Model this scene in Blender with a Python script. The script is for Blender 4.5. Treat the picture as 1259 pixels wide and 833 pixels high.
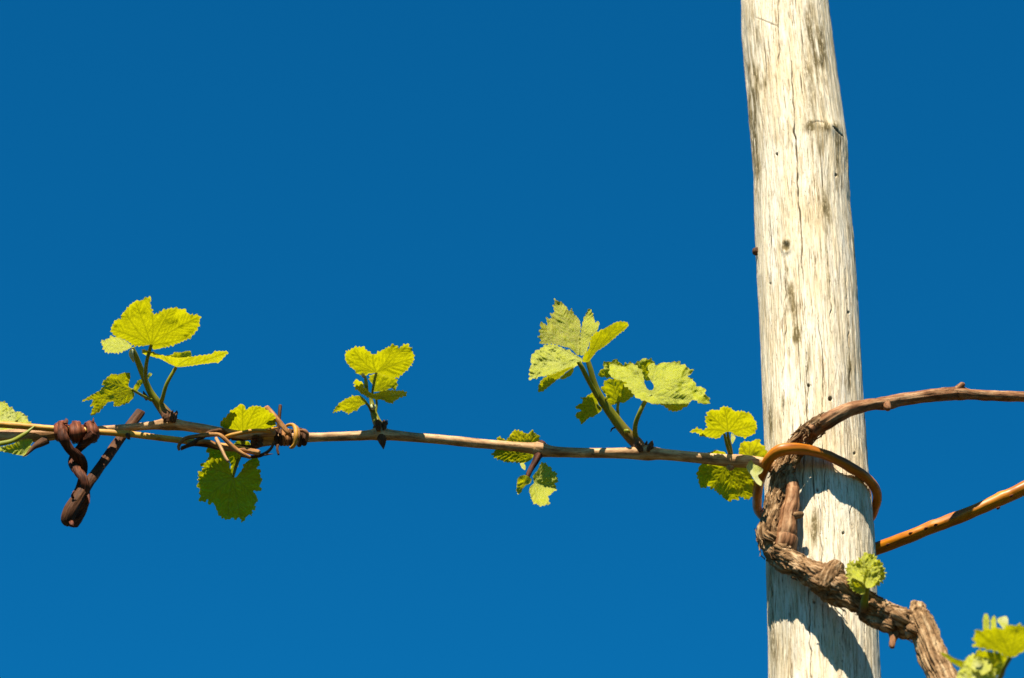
import bpy, math, random
import numpy as np
from mathutils import Vector, geometry

for o in list(bpy.data.objects):
    bpy.data.objects.remove(o)
S = bpy.context.scene
R = math.radians

# ---------------------------------------------------------------- camera
PITCH = R(33.0); FPX = 4000.0; CW, CH = 1259.0, 833.0
CAM = np.array((0.0, -2.84, 0.9))
cam_d = bpy.data.cameras.new('camera'); cam = bpy.data.objects.new('camera', cam_d)
S.collection.objects.link(cam); S.camera = cam
cam.location = CAM; cam.rotation_euler = (R(90) + PITCH, 0, 0)
cam_d.sensor_width = 36.0; cam_d.lens = 36.0 * FPX / CW
cam_d.clip_start = 0.05; cam_d.clip_end = 5000
cam_d.dof.use_dof = True; cam_d.dof.focus_distance = 3.35; cam_d.dof.aperture_fstop = 7.0

# ---------------------------------------------------------------- world, sun, exposure
SUN_EL, SUN_AZ = R(56), R(14)
sdir = Vector((-math.sin(SUN_AZ) * math.cos(SUN_EL), -math.cos(SUN_AZ) * math.cos(SUN_EL), math.sin(SUN_EL)))
w = bpy.data.worlds.new('World'); S.world = w; w.use_nodes = True
nt = w.node_tree; nt.nodes.clear()
sky = nt.nodes.new('ShaderNodeTexSky'); sky.sky_type = 'NISHITA'; sky.sun_disc = False
sky.sun_elevation = SUN_EL; sky.sun_rotation = math.atan2(sdir.x, sdir.y)
sky.altitude = 800; sky.air_density = 1.0; sky.dust_density = 0.0; sky.ozone_density = 4.5
hs = nt.nodes.new('ShaderNodeMix'); hs.data_type = 'RGBA'; hs.blend_type = 'MULTIPLY'
hs.inputs[0].default_value = 1.0; hs.inputs[7].default_value = (0.0256, 0.72, 1.0, 1)
bg = nt.nodes.new('ShaderNodeBackground'); bg.inputs[1].default_value = 0.05
wo = nt.nodes.new('ShaderNodeOutputWorld')
nt.links.new(sky.outputs[0], hs.inputs[6]); nt.links.new(hs.outputs[2], bg.inputs[0]); nt.links.new(bg.outputs[0], wo.inputs[0])
sl = bpy.data.lights.new('sun', 'SUN'); sl.energy = 5.0; sl.angle = R(0.53); sl.color = (1.0, 0.93, 0.80)
so = bpy.data.objects.new('sun', sl); S.collection.objects.link(so)
so.rotation_euler = sdir.to_track_quat('Z', 'Y').to_euler(); so.location = (-1, -3, 6)
S.view_settings.view_transform = 'Standard'; S.view_settings.look = 'None'
S.view_settings.exposure = 1.39; S.view_settings.gamma = 1.0

# ---------------------------------------------------------------- mapping and helpers
FW = np.array((0, math.cos(PITCH), math.sin(PITCH))); UP = np.array((0, -math.sin(PITCH), math.cos(PITCH)))
def at(px, py, Y):
    """points where the sight lines of photo pixels meet the upright planes at depth Y"""
    px, py, Y = np.broadcast_arrays(np.asarray(px, float), np.asarray(py, float), np.asarray(Y, float))
    x = (px - CW / 2) / FPX; y = (CH / 2 - py) / FPX
    d = np.stack([x, FW[1] + y * UP[1], FW[2] + y * UP[2]], -1)
    t = (Y - CAM[1]) / d[..., 1]
    return CAM + d * t[..., None]
def project(P):
    q = P - CAM; dep = q @ FW
    return CW / 2 + FPX * q[:, 0] / dep, CH / 2 - FPX * (q @ UP) / dep
MPP = 0.00085                                            # metres per photo pixel near the vine
rng = np.random.RandomState(5); random.seed(5)
PERM = rng.permutation(256); PERM = np.concatenate([PERM, PERM]); RV = rng.rand(256) * 2 - 1
def vnoise(p):
    p = np.asarray(p, float); i = np.floor(p).astype(int); f = p - i; f = f * f * (3 - 2 * f); i &= 255
    def h(dx, dy, dz):
        a = PERM[(i[:, 0] + dx) & 255]; b = PERM[a + ((i[:, 1] + dy) & 255)]; return RV[PERM[b + ((i[:, 2] + dz) & 255)]]
    x0 = h(0,0,0) * (1-f[:,0]) + h(1,0,0) * f[:,0]; x1 = h(0,1,0) * (1-f[:,0]) + h(1,1,0) * f[:,0]
    x2 = h(0,0,1) * (1-f[:,0]) + h(1,0,1) * f[:,0]; x3 = h(0,1,1) * (1-f[:,0]) + h(1,1,1) * f[:,0]
    y0 = x0 * (1-f[:,1]) + x1 * f[:,1]; y1 = x2 * (1-f[:,1]) + x3 * f[:,1]
    return y0 * (1-f[:,2]) + y1 * f[:,2]

ORG = {}
def link(name, data, parent, org):
    o = bpy.data.objects.new(name, data); S.collection.objects.link(o)
    org = np.asarray(org, float)
    if parent is not None:
        o.parent = parent; o.location = org - ORG[parent.name]
    else:
        o.location = org
    ORG[o.name] = org
    return o
def thing(name, label, cat, org, group=None):
    o = link(name, None, None, org); o.empty_display_size = 0.05; o['label'] = label; o['category'] = cat
    if group: o['group'] = group
    return o
def build(name, V, F, mat, parent, attrs=None, org=None, smooth=True):
    V = np.asarray(V, float)
    if org is None: org = V[0]
    me = bpy.data.meshes.new(name)
    me.from_pydata((V - org).tolist(), [], F if isinstance(F, list) else F.tolist())
    for k, a in (attrs or {}).items():
        a = np.asarray(a, np.float32)
        if a.ndim == 2:
            at_ = me.attributes.new(k, 'FLOAT_VECTOR', 'POINT'); at_.data.foreach_set('vector', a.ravel())
        else:
            at_ = me.attributes.new(k, 'FLOAT', 'POINT'); at_.data.foreach_set('value', a)
    if smooth: me.polygons.foreach_set('use_smooth', [True] * len(me.polygons))
    me.materials.append(mat); me.update()
    return link(name, me, parent, org)

def crom(P, n):
    """Catmull-Rom samples (centripetal feel is not needed at this density)"""
    P = np.asarray(P, float); A = np.vstack([2 * P[0] - P[1], P, 2 * P[-1] - P[-2]]); out = []
    for i in range(len(P) - 1):
        p0, p1, p2, p3 = A[i:i + 4]; k = n[i] if hasattr(n, '__len__') else n
        t = np.linspace(0, 1, k, endpoint=False)[:, None]
        out.append(0.5 * ((2 * p1) + (p2 - p0) * t + (2 * p0 - 5 * p1 + 4 * p2 - p3) * t**2 + (3 * p1 - p0 - 3 * p2 + p3) * t**3))
    out.append(P[-1:]); return np.vstack(out)
def tube_data(W, rad, sides=16, step=0.002, rough=0.0, fibre=0.0, rs=1.0, flat=1.0, twist=0.0, seed=0, coarse=None, gnarl=0.0):
    """W: world control points (n,3); rad: metres (n). returns verts, faces, attrs"""
    W = np.asarray(W, float); rad = np.asarray(rad, float)
    L = np.linalg.norm(np.diff(W, axis=0), axis=1)
    n = [max(2, int(l / (step if coarse is None or i < coarse else 0.02))) for i, l in enumerate(L)]
    Q = crom(np.hstack([W, rad[:, None]]), n); C = Q[:, :3]; r = np.maximum(Q[:, 3], 1e-5)
    T = np.gradient(C, axis=0); T /= np.linalg.norm(T, axis=1)[:, None] + 1e-12
    al = np.concatenate([[0], np.cumsum(np.linalg.norm(np.diff(C, axis=0), axis=1))])
    N = np.zeros_like(C); u = np.array((0., 1, 0)); u = u - T[0] * (u @ T[0])
    if np.linalg.norm(u) < 0.1: u = np.array((1., 0, 0)); u = u - T[0] * (u @ T[0])
    u /= np.linalg.norm(u)
    for i in range(len(C)):
        u = u - T[i] * (u @ T[i]); u /= np.linalg.norm(u); N[i] = u
    B = np.cross(T, N)
    a = np.linspace(0, 2 * np.pi, sides, endpoint=False)
    tw = twist * al
    ca = np.cos(a[None] + tw[:, None]); sa = np.sin(a[None] + tw[:, None])
    fib = np.stack([np.cos(a)[None] * r[:, None], np.sin(a)[None] * r[:, None], np.repeat(al[:, None], sides, 1)], -1).reshape(-1, 3)
    rr = np.repeat(r[:, None], sides, 1)
    if rough or fibre:
        f = fib + seed * 7.31
        lump = vnoise(f * np.array((70, 70, 45)) * rs) + 0.5 * vnoise(f * np.array((160, 160, 110)) * rs)
        fb = vnoise(f * np.array((420, 420, 28)) * rs); fb2 = vnoise(f * np.array((900, 900, 60)) * rs + 9)
        m = rough * lump + fibre * (fb + 0.6 * fb2)
        if gnarl:
            wrp = f + 0.0025 * np.stack([vnoise(f * 130 + 1), vnoise(f * 130 + 4), vnoise(f * 110 + 8)], -1)
            ck = np.abs(vnoise(wrp * np.array((150, 150, 42)))); ck2 = np.abs(vnoise(wrp * np.array((330, 330, 80)) + 3)); pt = np.clip(0.5 + 1.2 * vnoise(f * np.array((60, 60, 40)) + 6), 0, 1)
            hole = np.clip(vnoise(f * np.array((95, 95, 80)) + 12) - 0.38, 0, 1)
            m = m - gnarl * np.exp(-(ck / 0.05) ** 2) - 0.55 * gnarl * pt * np.exp(-(ck2 / 0.10) ** 2) - 1.6 * gnarl * hole + 0.35 * gnarl * np.round(2.2 * vnoise(wrp * np.array((200, 200, 60)) + 20)) * pt
            m = m + 0.30 * gnarl * vnoise(f * np.array((600, 600, 260))) + 0.22 * gnarl * vnoise(f * np.array((1300, 1300, 420)) + 2)
        rr = rr * (1 + m.reshape(rr.shape))
    V = C[:, None] + (N[:, None] * ca[..., None] * flat + B[:, None] * sa[..., None]) * rr[..., None]
    V = V.reshape(-1, 3); k = len(C)
    i, j = np.meshgrid(np.arange(k - 1), np.arange(sides), indexing='ij'); j2 = (j + 1) % sides
    F = np.stack([i * sides + j, i * sides + j2, (i + 1) * sides + j2, (i + 1) * sides + j], -1).reshape(-1, 4).tolist()
    nv = len(V); V = np.vstack([V, C[0], C[-1]]); fib = np.vstack([fib, (0, 0, 0), (0, 0, al[-1])])
    for q in range(sides):
        F.append((nv, (q + 1) % sides, q)); F.append((nv + 1, (k - 1) * sides + q, (k - 1) * sides + (q + 1) % sides))
    return V, F, {'fib': fib, 'al': fib[:, 2] / max(al[-1], 1e-6)}
def tube(name, pts, mat, parent, crop=None, **kw):
    """pts: (px, py, Y, radius in px)"""
    p = np.array(pts, float)
    if crop: p[:, 0] = p[:, 0] / crop[2] + crop[0]; p[:, 1] = p[:, 1] / crop[2] + crop[1]; p[:, 3] /= crop[2]
    W = at(p[:, 0], p[:, 1], p[:, 2])
    dep = (W - CAM) @ FW
    V, F, A = tube_data(W, p[:, 3] * dep / FPX, **kw)
    return build(name, V, F, mat, parent, A, org=W[0])
def join(parts):
    V, F, A = [], [], {}; n = 0
    for v, f, a in parts:
        V.append(v); F += [tuple(i + n for i in q) for q in f]; n += len(v)
        for k in a: A.setdefault(k, []).append(a[k])
    return np.vstack(V), F, {k: np.concatenate(x) for k, x in A.items()}

# ---------------------------------------------------------------- materials
class NT:
    def __init__(s, name):
        s.m = bpy.data.materials.new(name); s.m.use_nodes = True; s.t = s.m.node_tree; s.t.nodes.clear()
        s.out = s.t.nodes.new('ShaderNodeOutputMaterial')
    def n(s, kind, **kw):
        x = s.t.nodes.new(kind)
        for k, v in kw.items(): setattr(x, k, v)
        return x
    def l(s, a, b): s.t.links.new(a, b)
    def attr(s, name, vec=False): return s.n('ShaderNodeAttribute', attribute_name=name).outputs['Vector' if vec else 'Fac']
    def noise(s, vec, scale, detail=4, rough=0.6, stretch=None, dist=0.0):
        if stretch:
            mp = s.n('ShaderNodeMapping'); mp.inputs['Scale'].default_value = stretch; s.l(vec, mp.inputs[0]); vec = mp.outputs[0]
        x = s.n('ShaderNodeTexNoise'); x.inputs['Scale'].default_value = scale; x.inputs['Detail'].default_value = detail
        x.inputs['Roughness'].default_value = rough; x.inputs['Distortion'].default_value = dist
        s.l(vec, x.inputs['Vector']); return x.outputs[0]
    def ramp(s, fac, *stops):
        x = s.n('ShaderNodeValToRGB'); e = x.color_ramp.elements
        while len(e) < len(stops): e.new(0.5)
        for q, (p, c) in zip(e, stops): q.position = p; q.color = c if len(c) == 4 else (*c, 1)
        s.l(fac, x.inputs[0]); return x.outputs[0]
    def mix(s, fac, a, b, mode='MIX'):
        x = s.n('ShaderNodeMix', data_type='RGBA', blend_type=mode)
        for v, i in ((fac, 0), (a, 6), (b, 7)):
            if isinstance(v, (int, float)): x.inputs[i].default_value = v
            elif isinstance(v, tuple): x.inputs[i].default_value = (*v, 1)
            else: s.l(v, x.inputs[i])
        return x.outputs[2]
    def math(s, op, a, b=0.0, clamp=False):
        x = s.n('ShaderNodeMath', operation=op, use_clamp=clamp)
        for v, i in ((a, 0), (b, 1)):
            if isinstance(v, (int, float)): x.inputs[i].default_value = v
            else: s.l(v, x.inputs[i])
        return x.outputs[0]
    def bump(s, h, strength, dist):
        x = s.n('ShaderNodeBump'); x.inputs['Strength'].default_value = strength; x.inputs['Distance'].default_value = dist
        s.l(h, x.inputs['Height']); return x.outputs[0]
    def prin(s, col, rough=0.7, normal=None, spec=0.3):
        x = s.n('ShaderNodeBsdfPrincipled')
        if isinstance(col, tuple): x.inputs['Base Color'].default_value = (*col, 1)
        else: s.l(col, x.inputs['Base Color'])
        if isinstance(rough, (int, float)): x.inputs['Roughness'].default_value = rough
        else: s.l(rough, x.inputs['Roughness'])
        x.inputs['Specular IOR Level'].default_value = spec
        if normal is not None: s.l(normal, x.inputs['Normal'])
        return x.outputs[0]
    def done(s, sh): s.l(sh, s.out.inputs[0]); return s.m
B3 = (0, 0, 0); W3 = (1, 1, 1)

def mat_post():
    t = NT('weathered_post_wood'); f = t.attr('fib', True); st = t.attr('stain'); cr = t.attr('crack')
    big = t.noise(f, 34, 5, 0.65, (1, 1, 0.30)); fine = t.noise(f, 760, 6, 0.75, (1, 1, 0.07), 0.4); mid = t.noise(f, 420, 6, 0.75, (1, 1, 0.05), 0.5); hair = t.noise(f, 520, 3, 0.6, (1, 1, 0.014))
    spk = t.noise(f, 300, 8, 0.8, (1, 1, 0.45)); patch = t.noise(f, 90, 5, 0.7, (1, 1, 0.20)); hue = t.noise(f, 160, 3, 0.6, (1, 1, 0.10))
    c = t.ramp(big, (0.30, (0.58, 0.46, 0.29)), (0.50, (0.67, 0.59, 0.44)), (0.66, (0.69, 0.63, 0.51)))
    c = t.mix(t.math('MULTIPLY', t.ramp(hue, (0.42, B3), (0.62, W3)), 0.45), c, (0.56, 0.42, 0.22))
    c = t.mix(t.math('MULTIPLY', t.ramp(mid, (0.40, W3), (0.49, B3)), 0.7), c, (0.35, 0.25, 0.13))
    pm = t.ramp(patch, (0.36, W3), (0.62, (0.25, 0.25, 0.25)))
    line = t.math('MULTIPLY', t.ramp(fine, (0.40, W3), (0.475, B3)), pm)
    c = t.mix(line, c, (0.17, 0.115, 0.055))
    hl = t.math('MULTIPLY', t.ramp(hair, (0.315, W3), (0.345, B3)), 0.9)
    c = t.mix(hl, c, (0.06, 0.04, 0.02))
    sm = t.math('MULTIPLY', st, t.ramp(spk, (0.38, B3), (0.50, W3)))
    sm2 = t.math('ADD', t.math('MULTIPLY', sm, 0.95), t.math('MULTIPLY', st, t.math('MULTIPLY', line, 0.6)), True)
    c = t.mix(t.math('MULTIPLY', st, 0.40, True), c, (0.38, 0.28, 0.11))
    c = t.mix(sm2, c, (0.12, 0.088, 0.036))
    dots = t.math('MULTIPLY', t.ramp(t.noise(f, 700, 2, 0.5, (1, 1, 0.45)), (0.67, B3), (0.70, W3)), t.ramp(patch, (0.42, B3), (0.55, W3)))
    c = t.mix(t.math('MULTIPLY', dots, 0.7), c, (0.07, 0.05, 0.03))
    c = t.mix(t.math('MULTIPLY', cr, 0.8), c, (0.03, 0.02, 0.012))
    h = t.math('ADD', t.math('MULTIPLY', fine, 0.8), t.math('ADD', t.math('MULTIPLY', spk, 0.7), t.math('MULTIPLY', hl, -0.8)))
    return t.done(t.prin(c, 0.9, t.bump(h, 0.9, 0.0012), 0.08))
def mat_bark(name, dark, mid, light, scale=1.0, bump=0.6, rough=0.8, dirt=0.5, spec=0.2, dist=0.0015, ends=None, st=0.12):
    t = NT(name); f = t.attr('fib', True)
    a = t.noise(f, 230 * scale, 6, 0.65, (1, 1, st), 0.3); b = t.noise(f, 90 * scale, 4, 0.6, (1, 1, 0.5)); d = t.noise(f, 600 * scale, 3, 0.6, (1, 1, 0.3))
    v = t.math('ADD', t.math('MULTIPLY', a, 0.6), t.math('MULTIPLY', b, 0.4))
    c = t.ramp(v, (0.36, dark), (0.5, mid), (0.64, light))
    c = t.mix(t.math('MULTIPLY', t.ramp(d, (0.30, W3), (0.46, B3)), dirt), c, tuple(x * 0.25 for x in dark))
    if ends:
        al = t.attr('al'); c = t.mix(t.ramp(al, (ends[0], B3), (ends[1], W3)), c, ends[2])
    return t.done(t.prin(c, rough, t.bump(v, bump, dist), spec))
def mat_leaf():
    t = NT('young_grape_leaf'); ve = t.attr('vein'); pk = t.attr('pink'); q = t.attr('q', True); ed = t.attr('rim'); dn = t.attr('down')
    n1 = t.noise(q, 9, 4, 0.6); n2 = t.noise(q, 90, 3, 0.6)
    col = t.ramp(n1, (0.3, (0.42, 0.44, 0.005)), (0.7, (0.58, 0.57, 0.010)))
    col = t.mix(t.math('MULTIPLY', ve, 0.5), col, (0.40, 0.42, 0.06))
    col = t.mix(t.math('MULTIPLY', ed, 0.5), col, (0.46, 0.42, 0.04))
    col = t.mix(t.math('MULTIPLY', pk, t.ramp(n1, (0.38, B3), (0.62, W3))), col, (0.40, 0.33, 0.045))
    col = t.mix(t.math('MULTIPLY', dn, 0.5), col, (0.62, 0.61, 0.28))
    tr = t.ramp(n1, (0.3, (0.36, 0.35, 0.001)), (0.7, (0.48, 0.45, 0.002)))
    tr = t.mix(t.math('MULTIPLY', ve, 0.75), tr, (0.13, 0.135, 0.001))
    tr = t.mix(t.math('MULTIPLY', ed, 0.6), tr, (0.45, 0.41, 0.012))
    tr = t.mix(t.math('MULTIPLY', pk, 0.7), tr, (0.22, 0.14, 0.01))
    h = t.math('ADD', t.math('MULTIPLY', n2, 0.7), t.math('MULTIPLY', t.noise(q, 40, 2, 0.5), 0.6))
    nb = t.bump(h, 0.6, 0.0012)
    p = t.prin(col, 0.38, nb, 0.35)
    tl = t.n('ShaderNodeBsdfTranslucent'); t.l(tr, tl.inputs[0]); t.l(nb, tl.inputs['Normal'])
    mx = t.n('ShaderNodeMixShader'); mx.inputs[0].default_value = 0.54; t.l(p, mx.inputs[1]); t.l(tl.outputs[0], mx.inputs[2])
    return t.done(mx.outputs[0])
def mat_ground():
    t = NT('vineyard_soil_and_grass'); g = t.n('ShaderNodeTexCoord').outputs['Object']
    a = t.noise(g, 0.6, 6, 0.6); b = t.noise(g, 9, 6, 0.7)
    c = t.mix(t.ramp(a, (0.42, B3), (0.56, W3)), (0.045, 0.032, 0.018), (0.028, 0.036, 0.012))
    c = t.mix(t.ramp(b, (0.25, W3), (0.5, B3)), c, (0.022, 0.017, 0.010))
    return t.done(t.prin(c, 0.95, t.bump(b, 0.6, 0.03), 0.1))
M_post = mat_post(); M_leaf = mat_leaf(); M_ground = mat_ground()
M_trunk = mat_bark('old_vine_bark', (0.030, 0.014, 0.006), (0.20, 0.112, 0.050), (0.45, 0.305, 0.17), 1.3, 1.0, 0.95, 0.9, 0.05, 0.003, st=0.22)
M_limb = mat_bark('stringy_vine_bark', (0.035, 0.016, 0.006), (0.24, 0.14, 0.065), (0.50, 0.36, 0.20), 1.2, 1.0, 0.95, 0.8, 0.05, 0.003, st=0.06)
M_arm = mat_bark('brown_arm_bark', (0.06, 0.020, 0.007), (0.21, 0.092, 0.036), (0.42, 0.25, 0.125), 1.1, 0.9, 0.7, 0.7, 0.12)
M_cane = mat_bark('tan_cane_bark', (0.13, 0.055, 0.018), (0.36, 0.20, 0.082), (0.56, 0.38, 0.19), 1.2, 0.6, 0.6, 0.55, 0.15, 0.001)
M_gold = mat_bark('golden_cane_bark', (0.22, 0.09, 0.010), (0.44, 0.21, 0.022), (0.56, 0.32, 0.05), 1.2, 0.5, 0.55, 0.5, 0.2, 0.0008)
M_willow = mat_bark('orange_willow_bark', (0.18, 0.045, 0.0006), (0.38, 0.115, 0.001), (0.50, 0.18, 0.002), 0.6, 0.3, 0.42, 0.45, 0.25, 0.0008)
M_red = mat_bark('red_brown_willow_bark', (0.025, 0.006, 0.003), (0.11, 0.028, 0.009), (0.26, 0.080, 0.028), 1.1, 1.0, 0.6, 0.75, 0.12, 0.0016)
M_redshade = mat_bark('shade_dark_willow_bark', (0.012, 0.004, 0.002), (0.060, 0.017, 0.006), (0.16, 0.050, 0.018), 1.2, 1.0, 0.65, 0.8, 0.1, 0.0016)  # shade over the hanging strands put into the colour; also the dark drooping stem
M_stick = mat_bark('dark_twig_bark', (0.022, 0.008, 0.003), (0.062, 0.023, 0.008), (0.14, 0.060, 0.022), 1.1, 0.9, 0.65, 0.7, 0.1, 0.0012)
M_tend = mat_bark('dry_tendril', (0.10, 0.038, 0.010), (0.29, 0.125, 0.034), (0.46, 0.25, 0.09), 1.6, 0.8, 0.7, 0.6, 0.12, 0.0009)
M_tenddark = mat_bark('dark_dry_tendril', (0.022, 0.009, 0.004), (0.065, 0.028, 0.011), (0.15, 0.07, 0.028), 1.6, 0.8, 0.75, 0.6, 0.1, 0.0009)
M_stem = mat_bark('green_shoot', (0.11, 0.115, 0.004), (0.18, 0.185, 0.007), (0.25, 0.25, 0.014), 0.7, 0.2, 0.45, 0.15, 0.2, 0.0004)
M_stemb = mat_bark('green_shoot_with_brown_foot', (0.11, 0.11, 0.004), (0.17, 0.165, 0.007), (0.24, 0.225, 0.014), 0.7, 0.3, 0.5, 0.2, 0.2, 0.0006, (0.60, 0.88, (0.10, 0.05, 0.016)))
M_scale = mat_bark('bud_scale_brown', (0.03, 0.012, 0.005), (0.085, 0.036, 0.013), (0.18, 0.09, 0.035), 1.6, 0.7, 0.8, 0.5, 0.15, 0.001)
M_pale = mat_bark('pale_bud_scale', (0.22, 0.23, 0.08), (0.36, 0.36, 0.19), (0.46, 0.44, 0.30), 1.0, 0.4, 0.7, 0.15, 0.2, 0.0006)

# ---------------------------------------------------------------- ground
n = 60; g = np.concatenate([-np.geomspace(3000, 0.3, n), [0], np.geomspace(0.3, 3000, n)])
gx, gy = np.meshgrid(g, g, indexing='ij'); gv = np.stack([gx, gy, np.zeros_like(gx)], -1).reshape(-1, 3)
gv[:, 2] = 0.03 * vnoise(gv * np.array((1.3, 1.3, 0)) + 3.3) * (np.abs(gv[:, :2]).max(1) < 40)
m_ = len(g); ii, jj = np.meshgrid(np.arange(m_ - 1), np.arange(m_ - 1), indexing='ij')
gf = np.stack([ii * m_ + jj, (ii + 1) * m_ + jj, (ii + 1) * m_ + jj + 1, ii * m_ + jj + 1], -1).reshape(-1, 4)
gr = build('ground', gv, gf, M_ground, None, org=np.zeros(3)); gr['kind'] = 'structure'

# ---------------------------------------------------------------- wooden post
EDGE = np.array([(-70, 915, 1012), (-40, 913, 1015), (0, 912, 1018), (40, 912, 1022), (70, 914, 1026), (100, 917, 1030), (150, 920, 1037), (185, 923.5, 1042.5),
                 (215, 926, 1043), (260, 928, 1045), (300, 930, 1049), (350, 931, 1053), (400, 933, 1056), (450, 934.5, 1059), (500, 937, 1062.5), (550, 939, 1066),
                 (600, 940, 1069), (650, 941.5, 1073), (700, 943, 1076), (760, 944, 1079.5), (800, 944.5, 1081.5), (850, 945, 1084), (960, 946, 1091)], float)
ys = np.concatenate([np.linspace(-70, 870, 860), np.linspace(873, 960, 12)])
lx = np.interp(ys, EDGE[:, 0], EDGE[:, 1]); rx = np.interp(ys, EDGE[:, 0], EDGE[:, 2])
k9 = np.ones(9) / 9
for arr in (lx, rx): arr[4:-4] = np.convolve(arr, k9, 'valid')
Lp = at(lx, ys, 0.0); Rp = at(rx, ys, 0.0); PC = (Lp + Rp) / 2; PR = np.linalg.norm(Rp - Lp, axis=1) / 2 * 0.995
low = np.linspace(1, 0, 24)[1:]
PC = np.vstack([PC, np.array([(PC[-1, 0] + 0.01 * (1 - q), 0.0, PC[-1, 2] * q - 0.05 * (1 - q)) for q in low])])
PR = np.concatenate([PR, PR[-1] + 0.004 * (1 - low)])
ang = np.concatenate([np.linspace(-105, 105, 380), np.linspace(105, 255, 54)[1:-1]]) * math.pi / 180 - math.pi / 2
na = len(ang); ca, sa = np.cos(ang), np.sin(ang)
nrm = np.stack([ca, sa, 0 * ca], -1)
pf = np.stack([PR[:, None] * ca[None], PR[:, None] * sa[None], np.repeat(PC[:, 2:3], na, 1)], -1).reshape(-1, 3)
PV = (PC[:, None] + nrm[None] * PR[:, None, None]).reshape(-1, 3)
ppx, ppy = project(PV); front = np.tile(sa < 0.1, len(PC))
disp = 0.0016 * vnoise(pf * np.array((26, 26, 8))) + 0.0007 * vnoise(pf * np.array((90, 90, 8)) + 5) + 0.00045 * vnoise(pf * np.array((420, 420, 40)) + 2) + 0.0003 * vnoise(pf * np.array((800, 800, 90)) + 7)
stain = np.zeros(len(PV)); crack = np.zeros(len(PV))
def seg_d(px, py, poly):
    d = np.full(len(px), 1e9); tt = np.zeros(len(px)); L = 0
    for (x0, y0), (x1, y1) in zip(poly[:-1], poly[1:]):
        vx, vy = x1 - x0, y1 - y0; l2 = vx * vx + vy * vy + 1e-9
        t = np.clip(((px - x0) * vx + (py - y0) * vy) / l2, 0, 1)
        e = np.hypot(px - x0 - t * vx, py - y0 - t * vy); u = e < d; d = np.where(u, e, d); tt = np.where(u, L + t * math.sqrt(l2), tt); L += math.sqrt(l2)
    return d, tt / L
CRACKS = [([(956, -10), (957, 30), (959, 55), (957, 80)], 1.3, 0.004), ([(973, 75), (975, 110), (976, 150), (978, 175), (981, 205), (981, 235), (984, 265), (986, 300), (985, 330)], 1.5, 0.005),
          ([(930, 22), (945, 28), (957, 32)], 1.0, 0.002), ([(1022, 156), (1029, 161), (1036, 168)], 1.5, 0.002), ([(996, 152), (1004, 149), (1012, 151)], 1.2, 0.002), ([(1018, 310), (1021, 360), (1023, 410)], 0.9, 0.003),
          ([(966, 330), (966, 400), (962, 470)], 0.8, 0.0025), ([(1007, 390), (1011, 440), (1012, 500)], 0.9, 0.0025), ([(987, 556), (987, 600)], 1.1, 0.003), ([(1009, 620), (1010, 690), (1011, 760)], 1.0, 0.003),
          ([(1014, 570), (1015, 630)], 0.9, 0.003), ([(947, 640), (948, 720), (950, 800)], 0.9, 0.002), ([(995, 720), (996, 790), (998, 840)], 1.1, 0.003), ([(1040, 330), (1044, 420), (1049, 500)], 0.8, 0.002),
          ([(965, 480), (963, 500), (964, 520)], 1.1, 0.002), ([(1060, 700), (1063, 770), (1064, 833)], 0.8, 0.002), ([(1046, 610), (1047, 650)], 0.8, 0.002), ([(1033, 690), (1036, 760), (1036, 830)], 0.7, 0.002),
          ([(970, 740), (971, 800), (972, 850)], 0.8, 0.002), ([(1008, 0), (1010, 60), (1017, 120)], 0.8, 0.002), ([(944, 240), (946, 330), (948, 420)], 0.7, 0.002), ([(992, 430), (993, 500), (994, 560)], 0.7, 0.0025)]
for poly, wd, dp in CRACKS:
    mk = front & (ppy > min(p[1] for p in poly) - 6) & (ppy < max(p[1] for p in poly) + 6)
    ix = np.where(mk)[0]; wob = 1.6 * vnoise(np.stack([ppy[ix] / 9, ppy[ix] * 0 + wd * 9, ppy[ix] * 0], -1))
    d, tt = seg_d(ppx[ix] + wob, ppy[ix], poly); wv = 0.66 * wd * (0.45 + 0.55 * np.sin(np.pi * np.clip(tt, 0.02, 0.98))) * (1 + 0.5 * vnoise(np.stack([ppy[ix] / 7, 0 * d + 4, 0 * d], -1)))
    k = np.clip(1 - d / np.maximum(wv, 0.05), 0, 1); disp[ix] -= dp * k; crack[ix] = np.maximum(crack[ix], np.clip(k * 1.5, 0, 1))
for hx, hy, hr in [(1021, 490, 2.2), (994, 473, 1.5), (1051, 557, 1.2), (955, 189, 1.3), (1043, 384, 1.2), (946, 348, 1.0), (1005, 602, 1.2), (1028, 215, 1.3), (1001, 740, 1.3), (1037, 655, 1.4)]:
    d = np.hypot(ppx - hx, (ppy - hy) * 1.1); k = np.clip(1.4 - d / hr, 0, 1) * front; disp -= 0.005 * k; crack = np.maximum(crack, k)
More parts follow.
